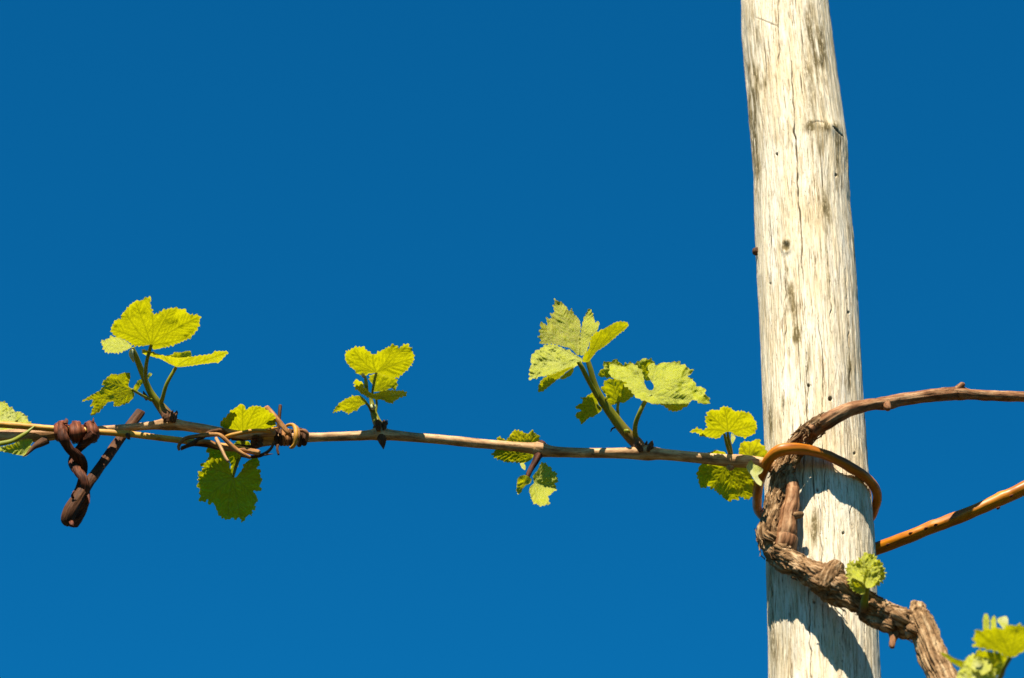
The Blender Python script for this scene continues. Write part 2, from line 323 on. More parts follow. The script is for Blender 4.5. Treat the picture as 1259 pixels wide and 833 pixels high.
# knots: (x, y, radius)
d = np.hypot((ppx - 967) / 0.8, ppy - 303); rg = np.exp(-((d - 7) / 3) ** 2) * front; disp += 0.0012 * rg; kk = np.exp(-(d / 4.0) ** 2) * front; disp -= 0.0018 * kk; stain = np.maximum(stain, 0.9 * np.exp(-(d / 9) ** 2) * front)
d = np.hypot(ppx - 1022, (ppy - 157) * 1.6); disp += 0.0016 * np.exp(-(d / 13) ** 2) * front
for x, y, a_, b_, s_ in [(927, 100, 8, 70, 1.0), (925, 160, 7, 60, 0.9), (930, 205, 6, 40, 0.7), (940, 105, 9, 16, 0.8), (997, 40, 10, 40, 0.6), (1005, 70, 14, 45, 0.8), (1003, 110, 10, 32, 0.8), (1000, 155, 10, 8, 1.0),
                         (1016, 156, 18, 6, 0.9), (1030, 172, 8, 12, 0.7), (1005, 180, 9, 16, 0.5), (957, 170, 6, 8, 0.7), (972, 175, 7, 7, 0.5), (1030, 205, 4, 30, 0.6), (1017, 290, 5, 60, 0.75), (1013, 255, 8, 25, 0.6),
                         (968, 325, 6, 26, 0.85), (972, 372, 8, 40, 0.6), (977, 410, 7, 10, 1.3), (970, 440, 5, 14, 0.6), (1046, 455, 5, 28, 0.6), (994, 450, 6, 26, 0.45), (948, 520, 4, 30, 0.6), (963, 490, 3, 12, 0.7),
                         (1057, 637, 5, 16, 1.0), (1001, 649, 4, 18, 1.0), (951, 700, 5, 50, 0.5), (1020, 15, 8, 20, 0.5), (1069, 730, 6, 50, 0.4), (950, 790, 5, 40, 0.5), (1000, 655, 3, 10, 0.8), (1024, 515, 3, 20, 0.3), (985, 400, 3, 30, 0.4), (960, 250, 8, 30, 0.25), (1035, 30, 10, 60, 0.5)]:
    e = ((ppx - x) / a_) ** 2 + ((ppy - y) / b_) ** 2; stain = np.maximum(stain, np.clip(s_ * np.exp(-e), 0, 1) * front)
stk = vnoise(pf * np.array((170, 170, 26)) + 11) + 0.7 * vnoise(pf * np.array((420, 420, 80)) + 3)
stain = np.where(front, stain * 1.5 * np.clip(0.62 + 1.1 * stk, 0, 1.2), 0.3); stain = np.clip(stain + np.clip(-disp * 300 - 0.2, 0, 0.35), 0, 1)
PV = PV + (nrm[None] * disp.reshape(len(PC), na)[..., None]).reshape(-1, 3)
i_, j_ = np.meshgrid(np.arange(len(PC) - 1), np.arange(na), indexing='ij'); j2_ = (j_ + 1) % na
PF = np.stack([i_ * na + j_, (i_ + 1) * na + j_, (i_ + 1) * na + j2_, i_ * na + j2_], -1).reshape(-1, 4).tolist()
PV = np.vstack([PV, PC[0] + (0, 0, 0.004)]); 
PF += [(len(PV) - 1, q, (q + 1) % na) for q in range(na)]
post = thing('wooden_post', 'thick weathered pale wooden vineyard post standing upright against the blue sky', 'post', (PC[-1][0], PC[-1][1], 0.0))
build('shaft', PV, PF, M_post, post, {'fib': np.vstack([pf, pf[:1]]), 'stain': np.append(stain, 0.5), 'crack': np.append(crack, 0)}, org=PC[-1])
tube('branch_stub', [(933, 309, -0.005, 5.5), (929, 309, -0.006, 5.0), (926.5, 309, -0.007, 3.6), (925.5, 309, -0.007, 0.6)], M_scale, post, sides=14, step=0.0008, rough=0.2)

# ---------------------------------------------------------------- leaves and shoots
def inside(P, poly):
    x, y = P[:, 0][:, None], P[:, 1][:, None]; a, b = poly, np.roll(poly, -1, 0)
    c = ((a[:, 1] > y) != (b[:, 1] > y)) & (x < (b[:, 0] - a[:, 0]) * (y - a[:, 1]) / (b[:, 1] - a[:, 1] + 1e-12) + a[:, 0])
    return c.sum(1) % 2 == 1
leaf_no = 0
def leaf(parent, crop, O, pts, tips, Y, gx=0.0, gy=0.0, cup=0.0, teeth=2.0, period=6.5, ruff=1.2, pleat=1.0, pink=0.0, down=0.0, sec=True, name='leaf', fold=None, label=None):
    """O: leaf base, pts: blade outline, tips: ends of the main veins, Y: depth of the base,
    gx, gy: tilt of the blade (metres deeper per metre right / down)"""
    global leaf_no; leaf_no += 1; sd = leaf_no * 3.17; rr = random.Random(leaf_no)
    ox, oy, sc = crop; cv = lambda p: np.asarray(p, float) / sc + np.array((ox, oy))
    O = cv(O); P = cv(pts); tips = cv(tips)
    Q = np.vstack([P, P[:1]])
    q2 = np.empty((2 * len(P), 2)); nx = np.roll(P, -1, 0); q2[0::2] = 0.82 * P + 0.18 * nx; q2[1::2] = 0.18 * P + 0.82 * nx
    Q = np.vstack([q2, q2[:1]])
    L = np.concatenate([[0], np.cumsum(np.linalg.norm(np.diff(Q, axis=0), axis=1))]); m = int(L[-1] / 0.6)
    s = np.linspace(0, L[-1], m, endpoint=False); D = np.stack([np.interp(s, L, Q[:, 0]), np.interp(s, L, Q[:, 1])], -1)
    area = 0.5 * np.sum(D[:, 0] * np.roll(D[:, 1], -1) - np.roll(D[:, 0], -1) * D[:, 1])
    T = np.roll(D, -2, 0) - np.roll(D, 2, 0); T /= np.linalg.norm(T, axis=1)[:, None] + 1e-9
    Nn = np.stack([T[:, 1], -T[:, 0]], -1) * (1 if area > 0 else -1)
    if teeth > 0:
        ph = 0; prof = np.zeros(m); i = 0
        while i < m:
            p = max(4, int(period * rr.uniform(0.65, 1.4) / 0.6)); a = rr.choice((0.45, 0.75, 1.0, 1.3, 1.75))
            for k in range(min(p, m - i)):
                u = k / p; prof[i + k] = a * (u / 0.62 if u < 0.62 else (1 - u) / 0.38)
            i += p
        dist = np.linalg.norm(D - O, axis=1); D = D + Nn * (teeth * (prof - 0.45) * np.clip((dist - 6) / 12, 0, 1))[:, None]
    lo, hi = D.min(0), D.max(0); G = 1.05
    gxx, gyy = np.meshgrid(np.arange(lo[0], hi[0], G), np.arange(lo[1], hi[1], G)); gxx[1::2] += G / 2
    I = np.stack([gxx.ravel(), gyy.ravel()], -1); I = I + np.array([(rr.uniform(-.15, .15), rr.uniform(-.15, .15)) for _ in range(len(I))])
    I = I[inside(I, D)]
    if len(I):
        dd = np.sqrt(((I[:, None] - D[None, ::2]) ** 2).sum(-1)).min(1); I = I[dd > 0.6]
    allp = [Vector(p) for p in np.vstack([D, I])]
    vv, _, ff, *_ = geometry.delaunay_2d_cdt(allp, [], [list(range(len(D)))], 1, 1e-5)
    Z = np.array([(v[0], v[1]) for v in vv])
    # veins
    size = np.abs(Z - O).max()
    dm = np.full(len(Z), 1e9); ds = np.full(len(Z), 1e9)
    for tp in tips:
        v = tp - O; Lv = np.linalg.norm(v); 
        if Lv < 3: continue
        pr = np.array((-v[1], v[0])) / Lv; b = rr.uniform(-0.06, 0.06) * Lv
        cp = [O, O + v * 0.35 + pr * b, O + v * 0.7 + pr * b * 0.8, O + v * 0.97]
        d, _ = seg_d(Z[:, 0], Z[:, 1], cp); dm = np.minimum(dm, d)
        if sec:
            for k, tq in enumerate(np.linspace(0.22, 0.85, max(3, int(Lv / 7)))):
                for sg in (-1, 1):
                    st = O + v * (tq + 0.04 * sg) + pr * b * 0.8; an = R(rr.uniform(36, 50)) * sg; dv = v / Lv
                    dr = np.array((dv[0] * math.cos(an) - dv[1] * math.sin(an), dv[0] * math.sin(an) + dv[1] * math.cos(an)))
                    l = Lv * 0.42 * (1 - tq * 0.75); d, _ = seg_d(Z[:, 0], Z[:, 1], [st, st + dr * l * 0.6, st + dr * l + dv * l * 0.1]); ds = np.minimum(ds, d)
    vein = np.maximum(np.exp(-(dm / 0.85) ** 2), 0.55 * np.exp(-(ds / 0.7) ** 2))
    q = Z - O; rad = np.linalg.norm(q, axis=1)
    z3 = np.stack([Z[:, 0] / 15 + sd, Z[:, 1] / 15, 0 * rad + sd], -1); z4 = z3 * 2.6 + 5
    rel = -1.15 * pleat * np.clip(np.minimum(dm, ds * 1.2) / 3.2, 0, 1) ** 0.8 * np.clip(rad / 8, 0, 1)
    rel = rel + ruff * (2.6 * vnoise(z3) + 1.1 * vnoise(z4)) * np.clip(rad / (0.6 * size + 1), 0, 1.4)
    dy = gx * q[:, 0] + gy * q[:, 1] + cup * rad ** 2 / 30 + rel
    if fold is not None:
        for (fx, fy, nxn, nyn, g2) in fold:                         # a crease line through (fx, fy); beyond it the blade bends
            f0 = cv((fx, fy)); dl = (Z[:, 0] - f0[0]) * nxn + (Z[:, 1] - f0[1]) * nyn; dy = dy + g2 * np.sqrt(np.clip(dl, 0, None) ** 2 + 4) - g2 * 2
    Wp = at(Z[:, 0], Z[:, 1], Y + MPP * dy)
    dd = np.full(len(Z), 1e9)
    for c0 in range(0, len(Z), 2000):
        dd[c0:c0 + 2000] = np.sqrt(((Z[c0:c0 + 2000, None] - D[None, ::2]) ** 2).sum(-1)).min(1)
    rim = np.exp(-(dd / 1.3) ** 2)
    b = at(O[0], O[1], Y)
    dwn = down * np.clip(0.55 + 0.6 * vnoise(z4), 0, 1)
    o = build(name, Wp, [tuple(f) for f in ff], M_leaf, parent, {'vein': vein, 'rim': rim, 'pink': np.full(len(Z), pink) * np.clip(rad / 20, 0, 1), 'down': dwn,
              'q': np.stack([q[:, 0] / 30 + sd, q[:, 1] / 30, 0 * rad + sd * 2], -1)}, org=b)
    if label: o['label'] = label
    return o
def scales(parent, x, y, Y, r, n=7, seed=1):
    """dark dry bud scales and rough bark collar round the foot of a shoot"""
    rr = random.Random(seed); parts = []
    for k in range(n * 2):
        a = rr.uniform(0, 2 * math.pi); c, s_ = math.cos(a), math.sin(a); h = rr.uniform(0.2, 1.0); o = rr.uniform(0.55, 1.15); wd = rr.uniform(0.12, 0.3)
        p = np.array([(x + c * r * 0.55, y + r * 0.75, Y + s_ * r * 0.55 * MPP, r * wd), (x + c * r * 0.8, y + r * (0.45 - h * 0.5), Y + s_ * r * 0.8 * MPP, r * wd * 1.3),
                      (x + c * r * o + rr.uniform(-1, 1), y + r * (0.3 - h), Y + s_ * r * o * MPP, r * wd * 0.7), (x + c * r * (o + 0.15), y + r * (0.1 - h * 1.15), Y + s_ * r * o * MPP, r * 0.03)])
        Wd = at(p[:, 0], p[:, 1], p[:, 2]); parts.append(tube_data(Wd, p[:, 3] * MPP, 10, 0.0008, 0.5, 0.2, 4, flat=0.7, seed=seed + k))
    V, F, A = join(parts); return build('bud_scales', V, F, M_scale, parent, A)

# ================================================================ grape vine on the post (trunk, arm, cane, shoots)
base_xy = at(1195, 890, -0.16)
vine = thing('grape_vine', 'old gnarled vine tied to the pale post, leafy cane running left and arm running right', 'grape vine', (base_xy[0] + 0.05, -0.19, 0.0))
TR = [(1017, 517, -0.083, 8.5), (1010, 521, -0.080, 11), (1003, 526, -0.073, 12), (990, 536, -0.066, 12.2), (978, 550, -0.061, 12.2), (967, 569, -0.057, 12.6), (959, 588, -0.055, 12.5), (955, 610, -0.052, 12), (951, 632, -0.052, 13), (946, 655, -0.052, 15), (951, 674, -0.052, 16), (968, 689, -0.060, 15), (990, 701, -0.070, 15.5), (1010, 711, -0.080, 18), (1030, 722, -0.084, 20),
      (1050, 735, -0.086, 18), (1070, 748, -0.088, 17), (1092, 760, -0.092, 17), (1112, 767, -0.096, 18), (1129, 772, -0.101, 15), (1141, 786, -0.106, 11), (1152, 817, -0.120, 12), (1160, 835, -0.127, 13), (1177, 870, -0.14, 15)]
tp = np.array(TR, float); TW = at(tp[:, 0], tp[:, 1], tp[:, 2]); trd = tp[:, 3] * ((TW - CAM) @ FW) / FPX
end = TW[-1]; vis = len(TW) - 1
TW = np.vstack([TW, end + (0.015, -0.01, -0.12), end + (0.03, -0.03, -0.5), (end[0] + 0.05, -0.19, 0.6), (end[0] + 0.05, -0.19, -0.05)]); trd = np.concatenate([trd, [0.021, 0.022, 0.026, 0.034]])
V, F, A = tube_data(TW, trd, sides=150, step=0.0006, rough=0.20, fibre=0.045, rs=1.2, seed=3, gnarl=0.17, coarse=vis)
trunk = build('trunk', V, F, M_trunk, vine, A, org=TW[-1])
TWv = TW[:vis + 1]
# upper fork from the trunk into the reddish right arm
tube('arm', [(998, 530, -0.077, 8), (1008, 522.5, -0.080, 9.2), (1014, 519, -0.083, 9.6), (1018, 517, -0.087, 9.8), (1026, 512, -0.088, 9.2), (1045, 503, -0.086, 8.4), (1068, 497.5, -0.078, 7.8),
             (1085, 496, -0.071, 8.4), (1092, 495, -0.068, 8.2), (1110, 491, -0.062, 7.8), (1150, 485.5, -0.058, 8.2), (1172, 483, -0.05, 8.6), (1182, 483.5, -0.048, 9), (1195, 485, -0.044, 7.0), (1230, 486.5, -0.034, 6.5), (1259, 487.5, -0.027, 6.5), (1330, 490, -0.02, 7), (1700, 495, 0.0, 6.5)],
     M_arm, vine, sides=56, step=0.0011, rough=0.13, fibre=0.06, seed=11)
for pts in [[(1176, 480, -0.051, 5), (1181, 475, -0.053, 4), (1184, 471.5, -0.054, 3.2), (1184.5, 470.5, -0.054, .5)], [(1089, 495, -0.071, 6), (1091, 500, -0.076, 5), (1092, 503, -0.078, 3.2), (1092, 504.5, -0.078, .5)],
            [(1018, 517, -0.087, 6), (1021, 519, -0.090, 4), (1022, 520, -0.091, 1.6), (1022, 520.3, -0.091, .4)], [(1002, 521, -0.08, 5), (1001, 516, -0.082, 3.5), (1000, 514, -0.082, .5)]]:
    tube('bud', pts, M_arm, vine, sides=16, step=0.0006, rough=0.12, seed=pts[0][0])
# cut spur standing beside the trunk, tied under the willow
spur = tube('spur', [(957, 687, -0.046, 9), (961, 679, -0.056, 12), (965, 668, -0.061, 13), (966.5, 660, -0.061, 13), (967, 657, -0.062, 11.4), (968, 650, -0.063, 12), (970, 632, -0.063, 11.3), (973, 622, -0.062, 10.2), (974.5, 610, -0.062, 8.8), (974.5, 603, -0.061, 8.4), (974, 600.5, -0.061, 7.8), (973.6, 598.5, -0.060, 8.6), (971, 590, -0.056, 8.6), (967, 580, -0.050, 8.5), (963, 572, -0.046, 8)], M_arm, vine, sides=70, step=0.0006, rough=0.16, fibre=0.06, seed=21, gnarl=0.05)
tube('bud', [(976, 634, -0.067, 5), (983, 633, -0.069, 4.6), (987, 632, -0.070, 3.6), (988.5, 632, -0.070, .8)], M_trunk, spur, sides=18, step=0.0006, rough=0.25, seed=4)
# pruned stump knobs on the trunk
tube('pruning_stump', [(1018, 724, -0.086, 17), (1022, 712, -0.090, 15), (1026, 702, -0.091, 12), (1030, 694, -0.091, 8.5), (1031, 691.5, -0.091, 6), (1031.3, 691, -0.091, 1)], M_trunk, trunk, sides=80, step=0.0006, rough=0.22, fibre=0.05, seed=8, gnarl=0.15)
tube('pruning_stump', [(1195, 905, -0.152, 17), (1178, 870, -0.141, 17), (1161, 834, -0.126, 17), (1151, 815, -0.119, 16.5), (1140, 785, -0.108, 16.5), (1132, 766, -0.104, 16), (1128.5, 754, -0.102, 12.5), (1127.5, 745, -0.102, 9), (1127.5, 741.5, -0.102, 7), (1128, 741, -0.102, 1)], M_limb, trunk, sides=130, step=0.0007, rough=0.10, fibre=0.17, rs=1.0, seed=9, gnarl=0.07)
tube('pruning_stump', [(1100, 780, -0.10, 7), (1098, 786, -0.104, 5), (1097, 792, -0.106, 4.5), (1097, 796, -0.107, 3), (1097, 797, -0.107, .4)], M_arm, trunk, sides=24, step=0.0006, rough=0.3, seed=10)
for kx, ky, kY, kr, sd_ in [(948, 662, -0.062, 9, 1), (962, 676, -0.066, 8, 2), (1008, 716, -0.088, 9, 3), (1072, 742, -0.098, 7, 5), (1108, 762, -0.112, 11, 6), (1120, 775, -0.116, 8, 7), (1094, 770, -0.104, 7, 8), (1090, 752, -0.102, 6, 10)]:
    tube('knob', [(kx - kr * .5, ky - kr * .3, kY + 0.006, kr * .7), (kx - kr * .2, ky - kr * .1, kY, kr), (kx + kr * .25, ky + kr * .15, kY - .001, kr * .9), (kx + kr * .5, ky + kr * .3, kY + 0.003, kr * .5), (kx + kr * .6, ky + kr * .4, kY + 0.004, .5)], M_trunk, trunk, sides=60, step=0.0004, rough=0.45, fibre=0.06, rs=2.0, seed=sd_, gnarl=0.24)
# peeling strips of bark
rb = random.Random(2)
for k in range(230):
    i = rb.uniform(0.1, vis - 0.2); a = int(i); u = i - a; c = TWv[a] * (1 - u) + TWv[a + 1] * u; r = trd[a] * (1 - u) + trd[a + 1] * u
    t = TWv[a + 1] - TWv[a]; t /= np.linalg.norm(t); th = rb.uniform(0, 2 * math.pi)
    n1 = np.cross(t, (0, 1, 0)); n1 /= np.linalg.norm(n1); n2 = np.cross(t, n1); nn = n1 * math.cos(th) + n2 * math.sin(th); bb = np.cross(t, nn)
    if nn[1] > 0.5: continue
    ln = rb.uniform(0.004, 0.020); wdt = rb.uniform(0.0006, 0.0024); lift = rb.uniform(0.0006, 0.0034) * rb.choice((1, 1, 1.8)); lines = []
    for s_ in np.linspace(-0.5, 0.5, 7):
        up_ = r * 1.06 + lift * max(0, abs(s_) * 2 - 0.35) ** 1.6 * (1 if s_ > 0 else 0.3); wv = wdt * (1 - (abs(s_) * 2) ** 3 * 0.85)
        side = bb * (0.0012 * math.sin(s_ * 5 + k))
        lines.append([c + t * s_ * ln + nn * up_ + side - bb * wv, c + t * s_ * ln + nn * (up_ + 0.0005) + side, c + t * s_ * ln + nn * up_ + side + bb * wv, c + t * s_ * ln + nn * (up_ - 0.0007) + side])
    V = np.array(lines).reshape(-1, 3); F = []
    for x in range(6):
        for y in range(4): F.append((x * 4 + y, x * 4 + (y + 1) % 4, x * 4 + 4 + (y + 1) % 4, x * 4 + 4 + y))
    F += [(0, 1, 2, 3), (27, 26, 25, 24)]
    fb = np.stack([np.tile([-wdt, 0, wdt, 0], 7) + k, np.tile([0, .0005, 0, -.0007], 7), np.repeat(np.linspace(0, ln, 7), 4)], -1)
    build('bark_strip', V, F, M_trunk, trunk, {'fib': fb, 'al': fb[:, 2]})

# main cane to the left
cane = tube('cane', [(962, 580, -0.050, 8), (945, 572, -0.052, 8), (925, 568, -0.052, 7.8), (905, 566.5, -0.052, 8.2), (885, 565, -0.051, 7.4), (850, 561.5, -0.05, 6.8), (815, 558.5, -0.05, 7.2), (797, 557, -0.05, 9.2), (786, 557, -0.05, 8.4), (765, 557, -0.05, 6.6), (715, 556.5, -0.05, 6.2), (680, 555, -0.05, 6.8),
             (667, 553, -0.05, 9), (659, 551.5, -0.05, 8.6), (650, 550.5, -0.05, 6.4), (600, 546, -0.05, 5.8), (540, 540, -0.05, 5.9), (485, 535, -0.05, 6.5), (471, 533.5, -0.05, 8.2), (462, 533.5, -0.05, 8), (450, 535, -0.05, 6.2), (400, 537, -0.05, 5.6), (372, 538, -0.05, 6.2), (350, 539.5, -0.05, 6.8), (325, 541.5, -0.05, 7.5), (314, 543, -0.05, 8.6), (309, 544, -0.05, 6.5), (308, 544, -0.05, .6)],
     M_cane, vine, sides=44, step=0.0011, rough=0.05, fibre=0.035, seed=31)

CB = (400, 415, 5.95)
shB = tube('shoot', [(328, 425, -0.052, 11), (340, 480, -0.05, 17), (352, 545, -0.05, 25), (370, 600, -0.05, 30), (392, 650, -0.05, 38), (400, 700, -0.05, 44)], M_stemb, vine, CB, sides=28, step=0.0007, rough=0.07, seed=2)
shB['label'] = 'short upright shoot with four small yellow green leaves on the middle of the cane'
tube('spur_thorn', [(405, 690, -0.05, 45), (415, 745, -0.052, 34), (422, 785, -0.053, 17), (425, 815, -0.053, 2)], M_scale, cane, CB, sides=24, step=0.0007, rough=0.1, seed=5)
scales(shB, 467, 523, -0.055, 8, 8, 3)
leaf(shB, CB, (375, 255), [(375, 255), (340, 262), (315, 262), (295, 278), (265, 280), (235, 265), (215, 240), (190, 220), (165, 195), (143, 165), (140, 120), (160, 95), (190, 85), (210, 70), (270, 65), (300, 85), (325, 105), (345, 118), (370, 118), (400, 95), (440, 75), (480, 58), (500, 48), (525, 62), (535, 75), (565, 55), (603, 42), (615, 65), (640, 95), (650, 130), (650, 165), (630, 195), (605, 230), (570, 265), (525, 292), (480, 300), (440, 280), (400, 268)],
     [(205, 90), (150, 150), (210, 235), (500, 55), (603, 50), (640, 150), (345, 120)], -0.080, 0.1, 1.4, 0.0, 1.6, 5, 1.2, 1.3)
leaf(shB, CB, (352, 395), [(330, 268), (380, 258), (430, 275), (520, 295), (525, 330), (520, 375), (480, 370), (455, 380), (420, 392), (370, 395), (350, 395), (345, 340), (320, 310)], [(500, 310), (430, 285), (360, 270), (515, 365)], -0.046, 0.1, 1.0, 0, 1.4, 5)
leaf(shB, CB, (350, 430), [(205, 315), (215, 340), (215, 365), (245, 395), (290, 425), (340, 442), (375, 455), (420, 450), (445, 475), (480, 482), (510, 465), (540, 440), (590, 425), (597, 405), (570, 385), (555, 383), (520, 385), (480, 382), (430, 385), (390, 400), (350, 410), (320, 395), (305, 375), (285, 370), (280, 330), (240, 310)], [(210, 330), (590, 410), (480, 470), (250, 390)], -0.076, 0, 1.9, 0, 1.4, 5, 0.8, 0.8)
leaf(shB, CB, (300, 478), [(300, 482), (312, 476), (290, 450), (270, 430), (245, 420), (200, 425), (150, 445), (110, 470), (75, 505), (50, 552), (80, 540), (115, 530), (145, 545), (180, 558), (210, 535), (240, 525), (255, 500), (280, 492)], [(60, 545), (180, 545), (130, 470), (235, 430)], -0.064, -0.3, 1.1, 0, 1.4, 5)
tube('leaf_stalk', [(343, 440, -0.056, 8), (345, 395, -0.072, 9), (358, 320, -0.078, 10), (374, 255, -0.082, 9)], M_stem, shB, CB, sides=14, step=0.001)
tube('leaf_stalk', [(310, 430, -0.060, 11), (300, 370, -0.080, 15), (297, 320, -0.084, 14), (292, 285, -0.086, 8), (290, 275, -0.086, 2)], M_stem, shB, CB, sides=14, step=0.001)
tube('leaf_stalk', [(335, 540, -0.052, 9), (318, 500, -0.060, 10), (298, 478, -0.064, 9)], M_stem, shB, CB, sides=14, step=0.001)
tube('leaf_stalk', [(368, 555, -0.05, 9), (376, 490, -0.052, 9), (372, 440, -0.056, 8)], M_stem, shB, CB, sides=14, step=0.001)

CC = (640, 360, 6.407); CL = (700, 430, 6.405)
shC = tube('shoot', [(138, 60, -0.096, 20), (165, 150, -0.091, 22), (195, 260, -0.084, 25), (235, 360, -0.077, 32), (295, 450, -0.070, 38), (390, 580, -0.060, 42), (470, 675, -0.054, 46), (530, 735, -0.05, 52), (565, 800, -0.05, 56)], M_stemb, vine, CL, sides=28, step=0.0008, rough=0.05, seed=6)
shC['label'] = 'tallest green shoot leaning left with large bright leaves, nearest shoot but one to the post'
scales(shC, 793, 548, -0.055, 9, 9, 7)
leaf(shC, CC, (450, 490), [(450, 495), (410, 450), (380, 430), (340, 425), (300, 410), (250, 400), (200, 402), (145, 400), (165, 375), (135, 345), (160, 325), (137, 300), (165, 275), (150, 250), (160, 225), (190, 240), (215, 260), (205, 220), (200, 190), (235, 205), (245, 190), (225, 155), (260, 165), (270, 130), (250, 100), (270, 80), (265, 38), (295, 65), (320, 65), (345, 90), (370, 120), (385, 145), (400, 115), (412, 150), (430, 180), (445, 185), (465, 210), (475, 260), (470, 300), (468, 400), (466, 480)],
     [(275, 55), (160, 235), (150, 390), (140, 310), (400, 125), (465, 220)], -0.086, 0.4, -0.08, 0.0, 1.0, 5, 0.8, 1.2, pink=0.6, label='young upright leaf with a pinkish flush')
leaf(shC, CC, (485, 490), [(455, 485), (465, 400), (475, 290), (490, 230), (510, 170), (540, 115), (565, 150), (580, 190), (585, 235), (615, 220), (625, 235), (610, 280), (600, 310), (560, 335), (540, 400), (515, 480), (485, 495)], [(540, 125), (618, 230), (480, 300), (580, 300)], -0.084, -0.3, -0.05, 0, 0.9, 5, 1.0, 1.6, pink=0.15)
leaf(shC, CC, (520, 535), [(485, 545), (490, 500), (540, 440), (545, 380), (570, 325), (640, 290), (690, 260), (755, 225), (800, 225), (820, 222), (855, 245), (835, 280), (790, 310), (740, 355), (690, 400), (640, 435), (600, 460), (570, 500), (535, 545)], [(845, 245), (760, 235), (640, 300), (700, 385)], -0.108, 0.2, 1.1, 0, 0.9, 5, 0.7, 0.7)
leaf(shC, CC, (485, 530), [(485, 515), (440, 490), (390, 455), (340, 435), (290, 415), (240, 400), (180, 410), (175, 430), (120, 455), (85, 490), (75, 530), (90, 550), (65, 600), (75, 640), (65, 678), (100, 675), (150, 660), (200, 655), (260, 640), (310, 625), (360, 610), (410, 590), (450, 570), (485, 550)], [(70, 670), (85, 520), (190, 415), (75, 600), (180, 655), (330, 435)], -0.104, 0.15, -0.30, 0.05, 1.4, 6, 1.6, 2.2, down=0.35, label='glossy leaf facing the sun')
leaf(shC, CC, (420, 580), [(430, 580), (370, 585), (300, 620), (200, 655), (155, 695), (140, 740), (135, 785), (170, 775), (230, 735), (280, 690), (330, 650), (365, 615)], [(140, 775), (160, 700)], -0.116, 0.3, 1.0, 0, 0.9, 6, 0.5, 0.6)
leaf(shC, CC, (410, 590), [(305, 680), (330, 650), (370, 620), (415, 585), (420, 612), (395, 655), (370, 662), (345, 680)], [(320, 675)], -0.104, 0.3, 0.9, 0, 1, 4)
leaf(shC, CL, (650, 350), [(605, 402), (560, 390), (515, 365), (505, 340), (470, 300), (390, 250), (330, 215), (310, 180), (320, 130), (345, 95), (385, 125), (440, 130), (500, 105), (540, 135), (575, 175), (590, 230), (595, 275), (620, 315), (655, 317), (668, 290), (650, 250), (630, 225), (625, 170), (610, 130), (650, 100), (690, 120), (710, 100), (765, 95), (810, 95), (860, 90), (885, 115), (915, 115), (935, 145), (985, 160), (955, 195), (930, 210), (960, 220), (995, 260), (1000, 285), (1050, 290), (1085, 320), (1060, 340), (1100, 370), (1108, 415), (1085, 432), (1040, 425), (990, 395), (950, 400), (945, 425), (910, 445), (885, 475), (830, 488), (790, 475), (750, 445), (700, 425), (660, 430), (620, 412)],
     [(980, 165), (1100, 405), (860, 95), (690, 120), (830, 480), (345, 105), (315, 190), (500, 115)], -0.086, -0.10, -0.20, 0.10, 1.4, 7, 1.9, 1.2, down=0.10, label='widest leaf, upper side lit by the sun', fold=[(650, 420, 0, 1, 1.6)])
leaf(shC, CL, (610, 300), [(510, 110), (560, 80), (590, 60), (620, 75), (650, 65), (655, 90), (680, 110), (660, 180), (640, 240), (600, 245), (570, 200), (545, 135)], [(590, 65), (650, 75), (530, 110)], -0.042, 0.2, 0.5, 0, 1.1, 6)
leaf(shC, CL, (420, 230), [(230, 210), (225, 190), (245, 155), (275, 140), (260, 110), (280, 90), (330, 95), (350, 70), (385, 85), (425, 125), (440, 90), (460, 110), (480, 90), (500, 105), (500, 200), (440, 240), (330, 218), (280, 215)], [(230, 200), (280, 95), (350, 80), (480, 95)], -0.034, 0.1, 0.5, 0, 1.2, 6)
leaf(shC, CL, (390, 408), [(265, 262), (290, 235), (330, 222), (400, 240), (500, 270), (520, 345), (475, 385), (430, 420), (395, 412), (370, 425), (315, 440), (295, 410), (290, 375), (285, 350), (250, 310), (245, 290), (275, 290)], [(255, 300), (330, 230), (300, 430), (490, 350), (440, 270)], -0.062, 0.0, 0.8, 0, 1.1, 6, 1.1)
leaf(shC, CL, (238, 440), [(40, 520), (60, 490), (100, 475), (45, 460), (50, 440), (95, 420), (110, 400), (85, 370), (120, 375), (160, 345), (200, 330), (215, 360), (228, 430), (258, 455), (255, 480), (200, 520), (155, 535), (130, 560), (105, 583), (85, 570), (75, 545)], [(50, 515), (50, 445), (100, 575), (110, 375)], -0.056, -0.3, 0.9, 0, 1.3, 6, 1.1)
tube('leaf_stalk', [(220, 370, -0.082, 18), (150, 240, -0.098, 19), (100, 140, -0.110, 19), (70, 90, -0.114, 17)], M_stem, shC, CL, sides=16, step=0.001)
tube('leaf_stalk', [(525, 690, -0.054, 24), (517, 640, -0.062, 20), (525, 570, -0.071, 19), (560, 480, -0.080, 18), (602, 400, -0.084, 17), (650, 352, -0.086, 9)], M_stem, shC, CL, sides=16, step=0.001)
tube('leaf_stalk', [(388, 570, -0.052, 14), (383, 500, -0.058, 13), (380, 450, -0.06, 12), (390, 405, -0.061, 10)], M_stem, shC, CL, sides=14, step=0.001)
tube('tendril', [(385, 605, -0.055, 8), (355, 612, -0.058, 7), (335, 622, -0.06, 7), (325, 645, -0.06, 3)], M_scale, shC, CL, sides=10, step=0.001)

